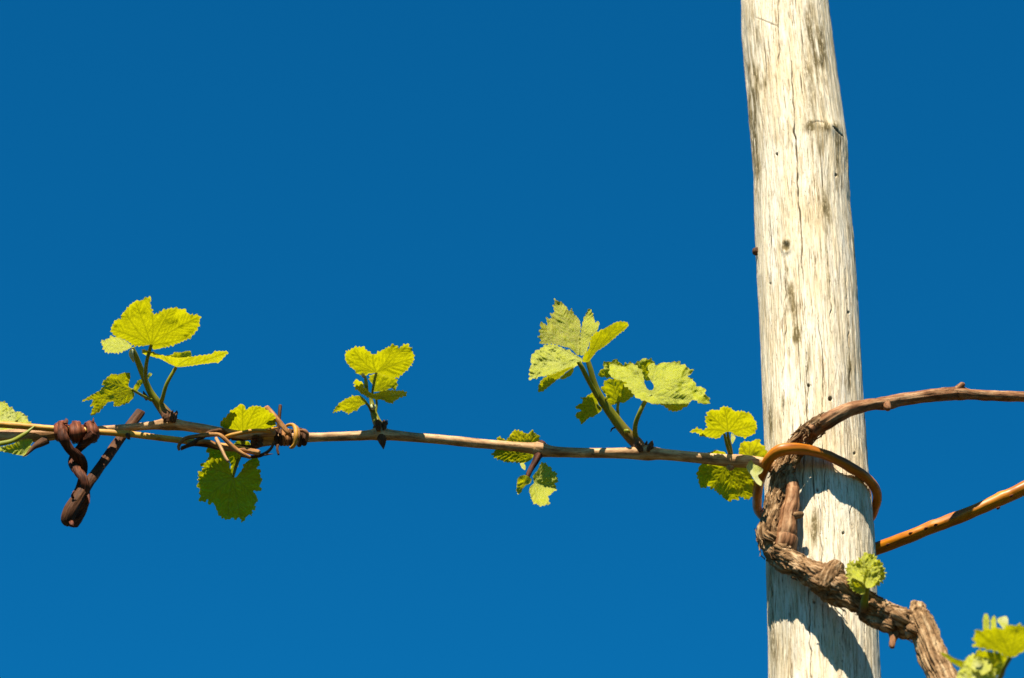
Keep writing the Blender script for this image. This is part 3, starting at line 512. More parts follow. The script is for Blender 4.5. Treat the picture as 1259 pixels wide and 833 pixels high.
CD = (840, 490, 5.95)
shD = tube('shoot', [(325, 235, -0.073, 6), (330, 290, -0.066, 13), (342, 350, -0.058, 16), (348, 420, -0.05, 22), (350, 450, -0.05, 24)], M_stem, vine, CD, sides=20, step=0.0008, rough=0.05)
shD['label'] = 'small shoot with one upper leaf and hanging shaded leaves, next to the post'
leaf(shD, CD, (325, 240), [(325, 240), (300, 250), (260, 290), (230, 290), (180, 283), (140, 275), (115, 258), (80, 245), (45, 248), (60, 225), (100, 213), (150, 230), (178, 208), (165, 180), (160, 150), (175, 120), (178, 95), (205, 75), (240, 80), (265, 80), (275, 60), (300, 55), (350, 65), (375, 88), (415, 92), (440, 85), (470, 105), (497, 105), (515, 140), (530, 165), (543, 200), (530, 235), (520, 258), (490, 275), (450, 285), (410, 278), (380, 270), (355, 245)],
     [(300, 60), (185, 100), (60, 235), (440, 90), (530, 190), (230, 285), (480, 270)], -0.074, 0.0, 1.45, 0, 1.6, 5, 1.2, 1.3)
leaf(shD, CD, (330, 480), [(120, 480), (110, 520), (95, 550), (110, 585), (110, 620), (130, 655), (165, 650), (195, 630), (195, 660), (225, 655), (250, 690), (275, 700), (300, 735), (345, 760), (365, 735), (400, 745), (415, 705), (465, 743), (500, 720), (520, 690), (515, 650), (525, 620), (500, 560), (480, 510), (460, 490), (400, 465), (300, 455), (200, 465)], [(345, 750), (200, 650), (110, 560), (465, 735), (515, 640)], -0.034, 0.0, 0.68, 0, 1.5, 6, 1.0, 1.2)
leaf(shD, CD, (480, 440), [(410, 420), (405, 370), (420, 330), (445, 308), (490, 315), (520, 300), (550, 290), (570, 305), (560, 325), (590, 345), (620, 400), (590, 440), (500, 440)], [(425, 330), (555, 300), (490, 320)], -0.036, 0.2, 0.9, 0, 1.2, 6)
leaf(shD, CD, (260, 440), [(160, 404), (200, 390), (240, 373), (270, 383), (300, 385), (315, 405), (300, 430), (200, 430)], [(170, 400), (245, 378)], -0.038, 0.1, 1.2, 0, 1.0, 5)
tube('leaf_stalk', [(340, 400, -0.054, 14), (320, 335, -0.064, 13), (300, 255, -0.072, 9)], M_stem, shD, CD, sides=14, step=0.001)
leaf(shD, CD, (355, 320), [(350, 250), (372, 262), (385, 285), (370, 315), (358, 335), (348, 300)], [(375, 275)], -0.060, 0.3, -0.3, 0, 0, 5, 0.5, 0.3, down=1.0, sec=False, name='stipule')
leaf(shD, CD, (530, 560), [(458, 497), (480, 462), (500, 448), (520, 482), (550, 490), (588, 517), (570, 545), (542, 560), (560, 590), (578, 608), (570, 642), (530, 612), (500, 558), (475, 530)], [(500, 460), (580, 520), (568, 630)], -0.078, -0.3, -0.4, 0.3, 0.4, 4, 1.8, 0.8, down=1.6, sec=False, name='bud_scale', label='pale dry opened bud scale')
tube('spur_thorn', [(345, 480, -0.05, 32), (345, 505, -0.05, 28), (342, 522, -0.05, 10), (342, 526, -0.05, 1)], M_cane, cane, CD, sides=20, step=0.0008, rough=0.1)

CF = (600, 520, 7.57)
shF = tube('shoot', [(355, 530, -0.060, 18), (375, 480, -0.058, 25), (405, 420, -0.054, 27), (445, 350, -0.052, 30), (476, 280, -0.050, 40), (492, 230, -0.05, 58), (492, 195, -0.05, 50), (490, 172, -0.05, 30)], M_redshade, vine, CF, sides=28, step=0.0007, rough=0.16, fibre=0.05, seed=13)
shF['label'] = 'small drooping shoot with curled half open leaves below the cane'
leaf(shF, CF, (400, 320), [(80, 180), (85, 125), (120, 130), (170, 160), (190, 130), (230, 70), (270, 65), (310, 75), (350, 90), (375, 95), (410, 55), (430, 85), (470, 110), (480, 150), (470, 200), (440, 260), (415, 330), (370, 360), (320, 375), (250, 360), (180, 368), (110, 345), (60, 315), (35, 285), (60, 260), (75, 220)], [(90, 135), (240, 75), (410, 65), (45, 285), (200, 360), (330, 85)], -0.030, 0.2, 0.7, 0, 1.3, 5, 1.2, 1.8, pink=0.2)
leaf(shF, CF, (430, 520), [(415, 490), (460, 440), (490, 372), (540, 365), (560, 400), (600, 415), (590, 440), (635, 455), (640, 500), (660, 550), (620, 560), (635, 590), (640, 625), (600, 640), (590, 665), (560, 670), (570, 740), (580, 755), (530, 760), (485, 780), (460, 755), (415, 740), (400, 690), (380, 620), (400, 580), (430, 560), (420, 520)], [(540, 380), (640, 480), (580, 740), (485, 770), (630, 610), (400, 650)], -0.062, 0.25, 0.22, 0.0, 1.2, 5, 1.5, 1.4, pink=0.25, down=0.25, fold=[(480, 560, -0.3, 1, -1.0)])
leaf(shF, CF, (370, 505), [(270, 660), (265, 580), (275, 510), (310, 485), (345, 480), (385, 500), (412, 520), (395, 560), (350, 580), (325, 610), (300, 660)], [(280, 650), (340, 590)], -0.064, -0.2, 0.6, 0, 1.0, 5, 1.3, 1.6, pink=0.2, down=0.3)
leaf(shF, CF, (345, 440), [(295, 375), (318, 366), (335, 372), (350, 400), (348, 440), (315, 420)], [(305, 380)], -0.064, 0.2, -0.5, 0.4, 0.0, 4, 0.8, 0.5, down=0.8, sec=False, name='stipule')

CHh = (1020, 670, 9.256); yH = -0.118
shH = tube('shoot', [(432, 470, yH, 26), (425, 530, yH + .004, 30), (405, 600, yH + .01, 40), (390, 690, yH + .016, 50), (388, 740, yH + .02, 50)], M_stemb, trunk, CHh, sides=22, step=0.0008, rough=0.1, seed=3)
shH['label'] = 'tiny unfolding bud shoot growing from the trunk in front of the post'
for O_, P_, T_, g1, g2, dY in [((415, 480), [(420, 490), (330, 500), (250, 470), (215, 400), (190, 340), (190, 260), (225, 190), (290, 200), (350, 150), (400, 105), (470, 100), (530, 150), (580, 190), (615, 260), (630, 340), (590, 420), (520, 470)], [(220, 420), (195, 300), (230, 200), (390, 120), (500, 120), (590, 210), (620, 350), (540, 455)], 0.0, -0.1, 0.010), ((420, 485), [(425, 490), (380, 420), (390, 340), (430, 280), (480, 230), (520, 200), (580, 180), (605, 240), (630, 300), (635, 350), (600, 410), (550, 450), (480, 478)], [(580, 190), (630, 330), (450, 280), (560, 440)], 0.5, 0.3, -0.004),
                               ((410, 480), [(412, 482), (370, 440), (330, 415), (260, 385), (200, 350), (190, 320), (185, 260), (200, 230), (222, 168), (270, 190), (330, 240), (380, 290), (400, 350)], [(222, 178), (190, 270), (200, 345), (340, 260)], -0.5, -0.2, 0.0),
                               ((425, 330), [(372, 270), (372, 170), (400, 110), (430, 85), (480, 95), (520, 120), (535, 170), (500, 250), (430, 310)], [(405, 110), (480, 100), (530, 160)], 0.1, -0.6, 0.008),
                               ((400, 490), [(398, 485), (330, 440), (280, 420), (222, 438), (218, 470), (250, 500), (290, 525), (350, 562), (400, 550), (405, 510)], [(225, 455), (340, 550), (280, 515)], -0.4, 0.5, -0.003),
                               ((425, 480), [(430, 480), (400, 420), (375, 330), (360, 250), (400, 230), (450, 260), (490, 250), (500, 330), (470, 420)], [(370, 260), (480, 260), (420, 250)], 0.0, -0.2, -0.006),
                               ((430, 420), [(440, 410), (440, 330), (470, 250), (520, 215), (560, 250), (590, 330), (560, 400), (500, 430)], [(520, 225), (580, 330)], 0.3, 0.0, -0.010),
                               ((380, 420), [(385, 425), (320, 400), (260, 350), (235, 290), (250, 230), (310, 250), (360, 320), (400, 380)], [(245, 240), (240, 300)], -0.2, -0.5, -0.008),
                               ((430, 480), [(420, 490), (400, 440), (420, 380), (470, 360), (520, 390), (530, 440), (480, 485)], [(430, 380), (510, 400)], 0.1, -0.5, -0.014)]:
    leaf(shH, CHh, O_, P_, T_, yH + dY, g1, g2, 0, 2.8, 5.0, 1.6, 1.8, down=0.12, pink=0.0)

CI = (1130, 720, 7.372); yI = -0.30
shI = tube('shoot', [(575, 780, yI, 30), (570, 880, yI + .01, 34), (520, 1050, yI + .04, 40), (430, 1280, -0.19, 44), (330, 1420, -0.16, 44)], M_stem, trunk, CI, sides=20, step=0.002, rough=0.04)
shI['label'] = 'leafy young shoot in the bottom right corner, in front of the trunk'
leaf(shI, CI, (830, 650), [(830, 650), (780, 640), (740, 610), (680, 590), (600, 570), (540, 560), (485, 545), (515, 520), (468, 475), (510, 460), (505, 410), (520, 390), (580, 410), (590, 380), (640, 390), (700, 370), (760, 395), (810, 345), (870, 360), (905, 345), (960, 370), (1010, 420), (1030, 500), (1000, 560), (930, 600), (880, 640)], [(520, 400), (475, 475), (700, 380), (900, 350), (1020, 490), (500, 545)], yI - 0.02, 0.0, 1.1, 0, 1.4, 8, 0.8, 0.8)
leaf(shI, CI, (610, 420), [(582, 420), (575, 300), (592, 250), (625, 255), (640, 320), (635, 420)], [(605, 260)], yI - 0.02, 0.3, -0.3, 0, 0.6, 5, 1, 1.2)
leaf(shI, CI, (680, 400), [(650, 400), (650, 310), (675, 262), (695, 280), (700, 340), (700, 400)], [(675, 270)], yI - 0.018, -0.3, -0.3, 0, 0.6, 5, 1, 1.2)
leaf(shI, CI, (765, 400), [(700, 310), (740, 280), (790, 270), (810, 310), (802, 370), (770, 402), (740, 360)], [(760, 285), (800, 310)], yI + 0.012, 0.2, -0.8, 0.5, 0.5, 5, 1.2, 0.6, down=1.9)
leaf(shI, CI, (430, 720), [(180, 600), (240, 610), (330, 660), (400, 680), (440, 720), (380, 748), (300, 700)], [(190, 603)], yI, 0.0, 0.8, 0, 0.4, 6, 0.5, 0.6, sec=False)
leaf(shI, CI, (560, 800), [(395, 770), (400, 690), (440, 640), (500, 615), (570, 630), (640, 660), (660, 720), (640, 800), (580, 850), (480, 900), (380, 860)], [(430, 660), (570, 640), (400, 840), (640, 700), (500, 625)], yI - 0.012, 0.0, -0.8, 0.2, 1.2, 5, 1.8, 2.4, down=0.9)
leaf(shI, CI, (580, 800), [(590, 830), (640, 760), (700, 695), (765, 655), (740, 720), (690, 790), (640, 850)], [(755, 665)], yI - 0.004, 0.1, 0.5, 0, 0.8, 6)
leaf(shI, CI, (640, 800), [(470, 700), (500, 620), (580, 590), (700, 600), (800, 640), (790, 720), (720, 820), (560, 830)], [(500, 630), (700, 610), (790, 690)], yI + 0.016, 0.0, 0.9, 0, 1.4, 6)
leaf(shI, CI, (520, 820), [(330, 850), (360, 760), (400, 720), (470, 740), (520, 800), (500, 880), (420, 920)], [(340, 840), (400, 735)], yI - 0.020, 0.0, -0.3, 0.1, 1.2, 5, 1.8, 2.4, down=1.0)
leaf(shI, CI, (540, 780), [(470, 760), (480, 690), (510, 640), (560, 650), (590, 700), (570, 770)], [(510, 650), (570, 670)], yI - 0.022, 0.1, -0.4, 0.1, 0.8, 4, 1.8, 2.4, down=1.9)
leaf(shI, CI, (600, 860), [(560, 880), (590, 800), (650, 760), (700, 790), (700, 860), (640, 910)], [(660, 770), (690, 840)], yI - 0.018, 0.1, 0.2, 0.1, 1.0, 5, 1.8, 2.0, down=0.3)
leaf(shI, CI, (680, 690), [(500, 630), (540, 570), (600, 600), (680, 610), (745, 650), (720, 700), (650, 690), (580, 650)], [(540, 580), (600, 610)], yI + 0.012, 0.0, 1.0, 0, 0.8, 6)
tube('leaf_stalk', [(640, 930, yI + .02, 24), (735, 830, yI, 24), (770, 740, yI - .014, 22), (828, 650, yI - .021, 18)], M_stem, shI, CI, sides=14, step=0.001)

# ================================================================ cane of the neighbouring vine, coming in from the left
lb = at(-420, 560, -0.05)
lcane = thing('grape_cane', 'grey brown cane coming in from the left edge with leafy shoots, tied at its tip', 'grape cane', lb)
lc = tube('cane', [(-420, 560, -0.05, 9), (-150, 548, -0.05, 8.6), (-30, 539, -0.05, 8.2), (10, 536, -0.05, 8), (50, 535, -0.05, 8.5), (80, 532, -0.05, 6.5), (125, 528, -0.051, 4.8), (165, 525, -0.052, 4.8), (190, 522.5, -0.052, 5.6), (205, 521, -0.052, 8), (214, 521.5, -0.052, 7.6), (230, 524, -0.052, 6.2), (255, 528, -0.052, 6), (280, 532, -0.054, 5.6), (305, 535, -0.058, 5.2), (328, 533, -0.064, 4.2), (338, 532, -0.064, 3.6), (339, 532, -0.064, .5)], M_cane, lcane, sides=40, step=0.0011, rough=0.06, fibre=0.04, seed=41)

CA = (80, 350, 4.627)
shA = tube('shoot', [(385, 355, -0.096, 9), (400, 400, -0.090, 15), (425, 465, -0.080, 17), (452, 535, -0.071, 17), (480, 600, -0.063, 19), (515, 655, -0.057, 24), (550, 700, -0.052, 29), (585, 745, -0.052, 34), (605, 790, -0.052, 36)], M_stemb, lcane, CA, sides=28, step=0.0008, rough=0.07, seed=14)
shA['label'] = 'leafy shoot above the left cane with three spread yellow green leaves'
scales(shA, 208, 512, -0.058, 8.5, 9, 15)
leaf(shA, CA, (490, 342), [(490, 340), (440, 348), (385, 345), (350, 318), (300, 300), (272, 285), (258, 250), (285, 198), (315, 197), (320, 165), (355, 130), (375, 108), (400, 90), (430, 88), (492, 60), (485, 110), (500, 165), (520, 165), (555, 145), (600, 130), (640, 132), (680, 140), (710, 168), (772, 174), (765, 220), (750, 260), (715, 300), (650, 332), (590, 350), (530, 365), (500, 370)],
     [(330, 135), (265, 250), (480, 75), (385, 340), (600, 135), (765, 180), (720, 295), (400, 95)], -0.114, 0.05, 1.4, 0, 1.5, 5.5, 1.2, 1.2)
leaf(shA, CA, (385, 340), [(200, 318), (230, 385), (290, 390), (350, 372), (385, 350), (340, 312), (270, 290), (230, 312)], [(205, 325), (240, 380), (330, 380)], -0.100, -0.2, -0.6, 0.1, 1.6, 5, 1.0, 1.4, down=0.2)
leaf(shA, CA, (632, 468), [(432, 362), (500, 382), (565, 402), (640, 415), (720, 408), (780, 400), (830, 395), (850, 378), (890, 375), (932, 380), (905, 410), (880, 440), (830, 445), (740, 457), (640, 470), (600, 452), (540, 420), (480, 405), (445, 395)], [(925, 382), (440, 370), (870, 440), (560, 405), (740, 405)], -0.080, 0.0, 2.0, 0, 0.9, 5, 0.5, 0.6)
leaf(shA, CA, (640, 440), [(560, 405), (612, 395), (622, 380), (660, 385), (690, 373), (718, 378), (722, 405), (700, 430), (640, 440), (600, 425)], [(620, 385), (700, 380)], -0.064, 0.0, 0.6, 0, 1.0, 5)
leaf(shA, CA, (380, 596), [(85, 670), (140, 630), (200, 600), (225, 570), (205, 566), (235, 530), (265, 505), (300, 510), (330, 498), (372, 497), (372, 530), (358, 575), (382, 594), (398, 625), (385, 650), (350, 675), (280, 697), (275, 660), (240, 670), (195, 720), (150, 748), (148, 715), (165, 685), (140, 688), (165, 655), (140, 650)], [(90, 667), (155, 740), (280, 690), (220, 550), (360, 505)], -0.094, -0.4, 0.9, 0, 1.0, 6, 1.2, 1.2)
leaf(shA, CA, (400, 605), [(385, 600), (395, 570), (420, 540), (450, 525), (480, 500), (498, 502), (480, 530), (440, 560), (420, 590), (400, 618)], [(490, 505)], -0.046, 0.2, 0.8, 0, 1.0, 6)
tube('leaf_stalk', [(462, 560, -0.070, 10), (458, 500, -0.084, 12), (466, 430, -0.102, 11), (490, 342, -0.116, 10)], M_stem, shA, CA, sides=14, step=0.001)
tube('leaf_stalk', [(545, 680, -0.054, 14), (556, 640, -0.064, 12), (580, 560, -0.074, 11), (632, 468, -0.081, 10)], M_stem, shA, CA, sides=14, step=0.001)
tube('leaf_stalk', [(490, 655, -0.062, 10), (450, 635, -0.074, 8), (415, 615, -0.086, 7.5), (378, 594, -0.095, 7)], M_stem, shA, CA, sides=14, step=0.001)
tube('bud_scale', [(470, 650, -0.062, 14), (455, 630, -0.063, 12), (445, 605, -0.063, 3)], M_scale, shA, CA, sides=12, step=0.0008, rough=0.2)

CE = (235, 485, 5.209)
shE = tube('shoot', [(270, 525, -0.036, 8), (290, 450, -0.034, 11), (315, 380, -0.033, 14), (330, 300, -0.036, 16), (330, 255, -0.044, 16)], M_stem, lcane, CE, sides=16, step=0.001)
shE['label'] = 'shoot behind the tendril tie with a big dark hanging leaf'
leaf(shE, CE, (335, 260), [(180, 197), (190, 170), (210, 150), (240, 130), (245, 110), (270, 90), (300, 70), (330, 55), (345, 80), (355, 95), (375, 75), (410, 70), (440, 72), (470, 85), (500, 110), (530, 120), (545, 160), (540, 195), (500, 240), (430, 265), (335, 265), (250, 240)], [(330, 65), (230, 130), (190, 190), (420, 75), (535, 130), (530, 200)], -0.044, 0.0, 1.5, 0, 1.5, 6, 0.6, 1.4)
leaf(shE, CE, (290, 340), [(90, 360), (105, 340), (150, 330), (200, 328), (260, 330), (310, 335), (318, 400), (300, 450), (285, 500), (265, 522), (250, 490), (255, 440), (245, 425), (215, 425), (160, 430), (105, 412), (120, 380)], [(100, 360), (265, 515), (120, 400), (200, 420)], -0.046, 0.0, 1.0, 0, 1.2, 5, 1.2, 1.5)
leaf(shE, CE, (330, 440), [(325, 460), (360, 425), (400, 400), (430, 408), (442, 450), (410, 475), (370, 470)], [(430, 415), (435, 450)], -0.030, 0.0, 1.0, 0, 1.0, 5)
leaf(shE, CE, (320, 345), [(270, 315), (300, 292), (370, 298), (385, 320), (350, 345), (280, 345)], [(370, 305), (285, 300)], -0.030, 0.0, 0.8, 0, 0.8, 5)
leaf(shE, CE, (272, 528), [(272, 528), (255, 490), (245, 450), (240, 420), (200, 405), (150, 410), (110, 415), (60, 455), (90, 470), (40, 505), (50, 545), (42, 580), (60, 620), (55, 680), (75, 685), (110, 670), (105, 710), (145, 690), (160, 740), (190, 785), (235, 805), (275, 785), (292, 800), (310, 780), (325, 822), (345, 800), (365, 765), (390, 780), (390, 740), (415, 740), (405, 690), (430, 690), (425, 650), (395, 615), (445, 620), (440, 580), (458, 550), (440, 510), (448, 490), (415, 465), (380, 440), (345, 440), (325, 480), (300, 515), (285, 530)],
     [(325, 815), (235, 795), (60, 680), (45, 550), (70, 460), (452, 550), (425, 690), (410, 465)], -0.034, 0.05, 0.72, 0, 1.7, 7, 0.9, 1.3, label='largest hanging leaf, dark green in the shade')

CG = (0, 485, 9.8)
shG = tube('shoot', [(-200, 640, -0.062, 34), (-100, 610, -0.064, 34), (0, 590, -0.066, 32), (150, 555, -0.068, 30), (300, 470, -0.070, 26), (420, 375, -0.070, 8)], M_stem, lcane, CG, sides=18, step=0.001, flat=0.7)
shG['label'] = 'partly visible shoot with pleated leaves at the left edge'
leaf(shG, CG, (-60, 420), [(-200, 300), (-150, 180), (-60, 120), (0, 90), (45, 80), (90, 110), (115, 150), (150, 150), (180, 205), (230, 200), (260, 210), (310, 250), (335, 270), (340, 320), (380, 330), (385, 370), (250, 420), (100, 450), (-60, 450), (-200, 420)], [(45, 90), (160, 165), (270, 220), (340, 290), (380, 345), (-60, 130)], -0.034, -0.4, -0.4, 0, 1.0, 5, 0.9, 2.8, down=0.7)
leaf(shG, CG, (300, 640), [(-150, 620), (0, 630), (90, 610), (160, 590), (220, 560), (270, 540), (330, 530), (390, 535), (395, 575), (360, 610), (420, 640), (380, 690), (310, 745), (280, 735), (200, 725), (100, 700), (0, 682), (-150, 690)], [(0, 650), (280, 545), (380, 545), (260, 720)], -0.064, 0.2, 0.3, 0, 0.5, 6, 1.4, 1.4, down=0.3)
tube('bud_scale', [(560, 550, -0.056, 50), (480, 590, -0.06, 46), (400, 640, -0.064, 34), (330, 710, -0.066, 18), (270, 755, -0.066, 4)], M_scale, shG, CG, sides=20, step=0.0007, rough=0.25, fibre=0.1)

for par, crp, pts in [(shB, CB, [(338, 500, -0.054, 16), (350, 512, -0.058, 22), (362, 500, -0.058, 9), (366, 490, -0.058, 2)]), (shB, CB, [(285, 290, -0.086, 9), (276, 272, -0.088, 13), (270, 258, -0.089, 2)]), (shA, CA, [(380, 370, -0.097, 11), (376, 395, -0.096, 13), (384, 420, -0.093, 10), (390, 440, -0.09, 3)]),
                      (shC, CL, [(440, 640, -0.062, 16), (462, 640, -0.064, 15), (478, 655, -0.062, 4)]), (shC, CL, [(290, 390, -0.078, 12), (293, 372, -0.079, 9), (290, 362, -0.079, 2)]), (shC, CL, [(245, 470, -0.07, 10), (225, 445, -0.072, 10), (215, 425, -0.073, 2)])]:
    tube('leaf_bud', pts, M_pale if par is not shC else M_stem, par, crp, sides=14, step=0.0006, rough=0.25, seed=pts[0][0])

# ================================================================ thin golden cane laid along the other two
gb = at(-420, 510, -0.062)
gc = thing('thin_cane', 'thin golden yellow cane running along the grey cane under the red brown tie', 'cane', gb)
tube('cane_stem', [(-420, 505, -0.062, 4.5), (-100, 516, -0.062, 4.4), (0, 521.5, -0.063, 4.2), (50, 525.5, -0.063, 4), (100, 529.5, -0.063, 4.1), (140, 532, -0.063, 4), (158, 533.5, -0.063, 4.6), (164, 534, -0.063, 4), (205, 539, -0.062, 4), (240, 543.5, -0.061, 4.2), (270, 548, -0.061, 4.2), (292, 551, -0.061, 4), (318, 556.5, -0.061, 3.6), (319, 556.7, -0.061, .4)], M_gold, gc, sides=28, step=0.0012, rough=0.05, fibre=0.03, seed=51)
tube('bud', [(157, 534, -0.066, 3), (158, 538, -0.068, 2.2), (160, 540, -0.069, .4)], M_stick, gc, sides=10, step=0.0006)

# ================================================================ orange willow tie round the post
wb = at(960, 553, -0.10)
wt = thing('willow_tie', 'smooth orange willow rod looped round the pale post, free end out to the right', 'plant tie', wb)
tube('loop', [(1012, 650, 0.078, 5), (960, 646, 0.066, 5.5), (934, 630, 0.022, 5.8), (931, 612, -0.012, 6), (934, 590, -0.045, 6.2), (942, 570, -0.066, 6.6), (950, 559, -0.075, 6.9), (961, 553, -0.079, 7.8), (974, 551.5, -0.0785, 7.2), (990, 552.5, -0.073, 6.9), (1003, 555.5, -0.070, 6.7), (1020, 561, -0.0645, 6.6), (1042, 572, -0.0555, 6.8), (1060, 583, -0.041, 6.6), (1073, 595, -0.024, 6.0), (1078.5, 607, -0.008, 5.6), (1077, 621, 0.008, 5.4), (1068, 640, 0.038, 5.2), (1040, 655, 0.066, 5), (1012, 662, 0.076, 5)], M_willow, wt, sides=36, step=0.001, rough=0.10, fibre=0.035, seed=61)
tube('free_end', [(1000, 700, 0.078, 7.6), (1040, 688, 0.072, 7.7), (1075, 675, 0.058, 7.8), (1115, 660.5, 0.038, 7.8), (1137, 651.5, 0.031, 7.6), (1147, 647.3, 0.028, 8.2), (1156, 644.3, 0.025, 7.7), (1190, 631, 0.016, 7.7), (1222, 617, 0.011, 7.8), (1232, 612, 0.010, 8.4), (1242, 608, 0.009, 8), (1262, 598, 0.006, 8.2), (1330, 560, 0.0, 8), (1420, 505, 0.0, 7), (1425, 502, 0.0, 1)], M_willow, wt, sides=36, step=0.0012, rough=0.08, fibre=0.04, seed=63)
for x, y, Y in [(1092, 669, 0.041), (1139, 649, 0.022), (1151, 645, 0.017), (1228, 624, 0.003), (1244, 609, 0.0), (1120, 655, 0.028)]:
    tube('bud', [(x - 1.5, y + .8, Y, 1.7), (x, y, Y - 0.004, 1.5), (x + 2, y - .8, Y - 0.006, .3)], M_red, wt, sides=10, step=0.0006)

# ================================================================ red-brown willow tie on the left
CK = (60, 490, 4.9)
rb_ = at(90, 625, -0.05)
rt = thing('willow_tie', 'dark red brown twisted willow tie hanging from the canes at left, loose end slanting', 'plant tie', rb_)
def ring(x, y, Y, ry, r, mat, parent, tilt=0.0, name='wrap', crop=None, sk=0.0, a0=0, a1=360, rd=1.0, **kw):
    a = np.radians(np.linspace(a0, a1, 17)); pts = [(x + tilt * math.sin(q) + sk * (q - math.pi), y - ry * math.cos(q), Y - math.sin(q) * ry * rd * MPP / (crop[2] if crop else 1), r) for q in a]
    return tube(name, pts, mat, parent, crop, **kw)
for x, y, ry, r, tl, sk in [(90, 198, 34, 38, -10, 3), (176, 206, 36, 42, 0, 3), (262, 198, 38, 38, 12, 3)]:
    ring(x, y, -0.057, ry, r, M_red, rt, tl, 'wrap', CK, sk, -120, 250, rd=2.4, sides=44, step=0.0005, rough=0.20, fibre=0.17, seed=x, flat=0.8, rs=1.4)
tube('strand', [(76, 190, -0.078, 24), (90, 240, -0.078, 28), (120, 295, -0.072, 27), (168, 340, -0.066, 31), (206, 395, -0.056, 26), (204, 460, -0.048, 25), (184, 520, -0.046, 22), (165, 580, -0.05, 27), (150, 640, -0.05, 34)], M_redshade, rt, CK, sides=48, step=0.0005, rough=0.16, fibre=0.20, seed=71, flat=0.65, twist=60, rs=1.4)
tube('strand', [(268, 200, -0.078, 24), (238, 245, -0.072, 30), (192, 290, -0.060, 22), (152, 345, -0.054, 28), (148, 395, -0.058, 27), (188, 450, -0.066, 30), (216, 505, -0.066, 24), (222, 570, -0.06, 24), (200, 650, -0.052, 36), (165, 720, -0.05, 40), (135, 755, -0.05, 30), (125, 768, -0.05, 6)], M_redshade, rt, CK, sides=48, step=0.0005, rough=0.16, fibre=0.20, seed=73, flat=0.65, twist=60, rs=1.4)
tube('loose_end', [(118, 768, -0.058, 10), (110, 735, -0.060, 36), (128, 680, -0.062, 42), (165, 615, -0.062, 38), (215, 545, -0.060, 32), (290, 440, -0.050, 30), (380, 315, -0.036, 30), (460, 205, -0.026, 29), (550, 84, -0.018, 29), (551, 82, -0.018, 26)], M_stick, rt, CK, sides=44, step=0.0007, rough=0.08, fibre=0.14, seed=75, flat=0.75)
for p in [[(235, 570, -0.06, 9), (242, 600, -0.062, 7), (246, 632, -0.062, 1)], [(258, 160, -0.07, 14), (266, 135, -0.072, 9), (270, 112, -0.072, 1)], [(100, 150, -0.07, 14), (105, 130, -0.07, 12), (102, 118, -0.07, 2)], [(150, 600, -0.066, 8), (140, 580, -0.07, 8), (158, 555, -0.072, 2)], [(135, 740, -0.075, 14), (140, 755, -0.078, 12), (150, 765, -0.078, 2)]]:
    tube('splinter', p, M_red, rt, CK, sides=10, step=0.0006, rough=0.15, flat=0.5)

# ================================================================ dried tendril tie joining the canes
CT = (205, 500, 6.994)
dt = thing('tendril_tie', 'dry brown tendrils and twigs binding two canes together above the dark hanging leaf', 'plant tie', at(300, 545, -0.06))
def strand(pts, mat=M_tend, **kw):
    k = dict(sides=16, step=0.0008, rough=0.10, fibre=0.07, seed=pts[0][0]); k.update(kw)
    return tube('strand', pts, mat, dt, CT, **k)
strand([(108, 375, -0.066, 9), (103, 335, -0.068, 14), (150, 275, -0.072, 17), (250, 252, -0.074, 18), (350, 240, -0.074, 19), (440, 238, -0.074, 18), (485, 262, -0.074, 18), (560, 335, -0.072, 19), (640, 397, -0.070, 18), (715, 435, -0.068, 16), (720, 437, -0.068, 3)], M_tend)
strand([(125, 352, -0.068, 12), (190, 330, -0.071, 18), (270, 285, -0.073, 20), (360, 225, -0.070, 20), (450, 205, -0.066, 20), (500, 220, -0.06, 16), (540, 270, -0.05, 16)], M_tenddark)
strand([(180, 315, -0.070, 16), (270, 300, -0.072, 20), (360, 300, -0.071, 22), (440, 335, -0.069, 22), (520, 360, -0.067, 20), (600, 365, -0.067, 20), (680, 375, -0.068, 22), (790, 393, -0.068, 23), (796, 394, -0.068, 6)], M_tend)
strand([(120, 365, -0.067, 12), (220, 320, -0.069, 22), (330, 325, -0.067, 24), (440, 345, -0.065, 26), (560, 360, -0.064, 22)], M_tenddark)
strand([(500, 265, -0.071, 10), (530, 250, -0.074, 18), (620, 228, -0.076, 19), (720, 208, -0.076, 19), (820, 203, -0.074, 18), (890, 215, -0.07, 14), (900, 217, -0.07, 4)], M_gold)
strand([(835, 200, -0.072, 10), (870, 194, -0.074, 12), (925, 185, -0.07, 12), (950, 178, -0.066, 8)], M_gold)
strand([(425, 268, -0.074, 12), (440, 300, -0.078, 14), (470, 360, -0.080, 15), (505, 435, -0.082, 14), (528, 468, -0.082, 13), (530, 471, -0.082, 3)], M_cane)
strand([(640, 420, -0.060, 12), (720, 430, -0.06, 14), (800, 420, -0.062, 16), (865, 388, -0.062, 15), (905, 345, -0.062, 12), (925, 300, -0.062, 12)], M_tenddark)
strand([(790, 415, -0.062, 10), (850, 412, -0.063, 9), (915, 403, -0.064, 2)], M_tenddark)
strand([(560, 265, -0.05, 24), (640, 265, -0.052, 28), (700, 262, -0.052, 26), (760, 265, -0.052, 20)], M_tenddark)
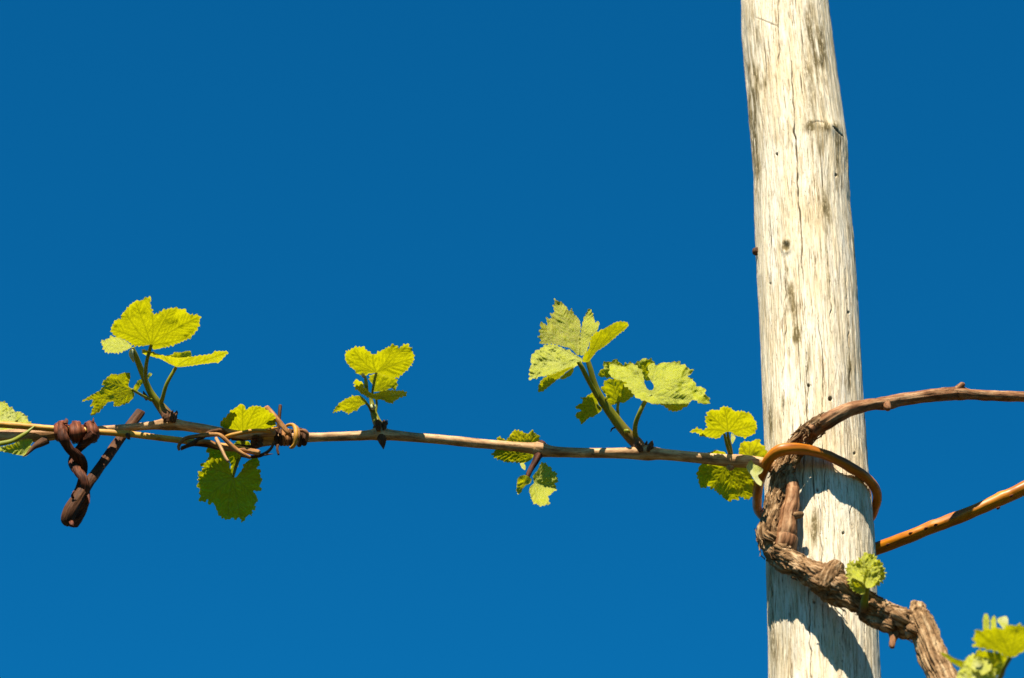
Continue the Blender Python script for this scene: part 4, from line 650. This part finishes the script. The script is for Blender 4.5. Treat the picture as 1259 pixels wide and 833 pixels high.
strand([(600, 335, -0.045, 16), (680, 345, -0.048, 18), (760, 345, -0.052, 18), (810, 320, -0.056, 14)], M_tenddark)
for x, y, r in [(765, 265, 30), (800, 285, 24), (745, 310, 22), (800, 320, 20), (770, 340, 16)]:
    tube('knot', [(x - 14, y, -0.060, r * .4), (x - 6, y, -0.063, r), (x + 8, y + 3, -0.063, r), (x + 18, y + 4, -0.06, r * .3)], M_tenddark, dt, CT, sides=16, step=0.0006, rough=0.3, seed=x)
for x, ry, r, tl, sk, mt in [(950, 66, 17, -6, 3, M_tenddark), (985, 60, 16, -5, 2, M_tenddark), (1012, 60, 17, -3, 2, M_tend), (1040, 58, 18, 4, 2, M_tend), (1068, 60, 14, 0, 3, M_tenddark), (1140, 66, 20, 12, 3, M_tenddark), (1180, 54, 20, 14, 3, M_tenddark)]:
    ring(x, 262, -0.05, ry, r, mt, dt, tl, 'wrap', CT, sk, sides=16, step=0.0006, rough=0.10, fibre=0.06, seed=x)
strand([(955, 330, -0.062, 14), (950, 360, -0.064, 12), (958, 395, -0.064, 12), (962, 412, -0.064, 10)], M_tenddark)
strand([(1015, 175, -0.062, 12), (1045, 155, -0.064, 13), (1085, 155, -0.066, 15), (1108, 190, -0.068, 19), (1110, 250, -0.069, 20), (1105, 310, -0.066, 18), (1080, 345, -0.062, 16), (1060, 350, -0.056, 10)], M_gold)
strand([(1115, 170, -0.060, 12), (1130, 200, -0.066, 15), (1132, 260, -0.067, 16), (1120, 320, -0.062, 13)], M_tend)
strand([(1140, 205, -0.062, 14), (1180, 205, -0.065, 18), (1208, 235, -0.064, 16), (1200, 290, -0.058, 14)], M_arm)
tube('cut_twig', [(1060, 245, -0.062, 14), (1035, 212, -0.066, 22), (960, 120, -0.068, 25), (862, 8, -0.070, 26), (858, 3, -0.070, 20)], M_tend, dt, CT, sides=10, step=0.001, fibre=0.05, flat=0.6)
tube('cut_twig', [(955, 260, -0.050, 14), (962, 160, -0.052, 16), (968, 80, -0.052, 15), (976, -8, -0.052, 15), (976, -11, -0.052, 11)], M_tenddark, dt, CT, sides=12, step=0.001, fibre=0.05)
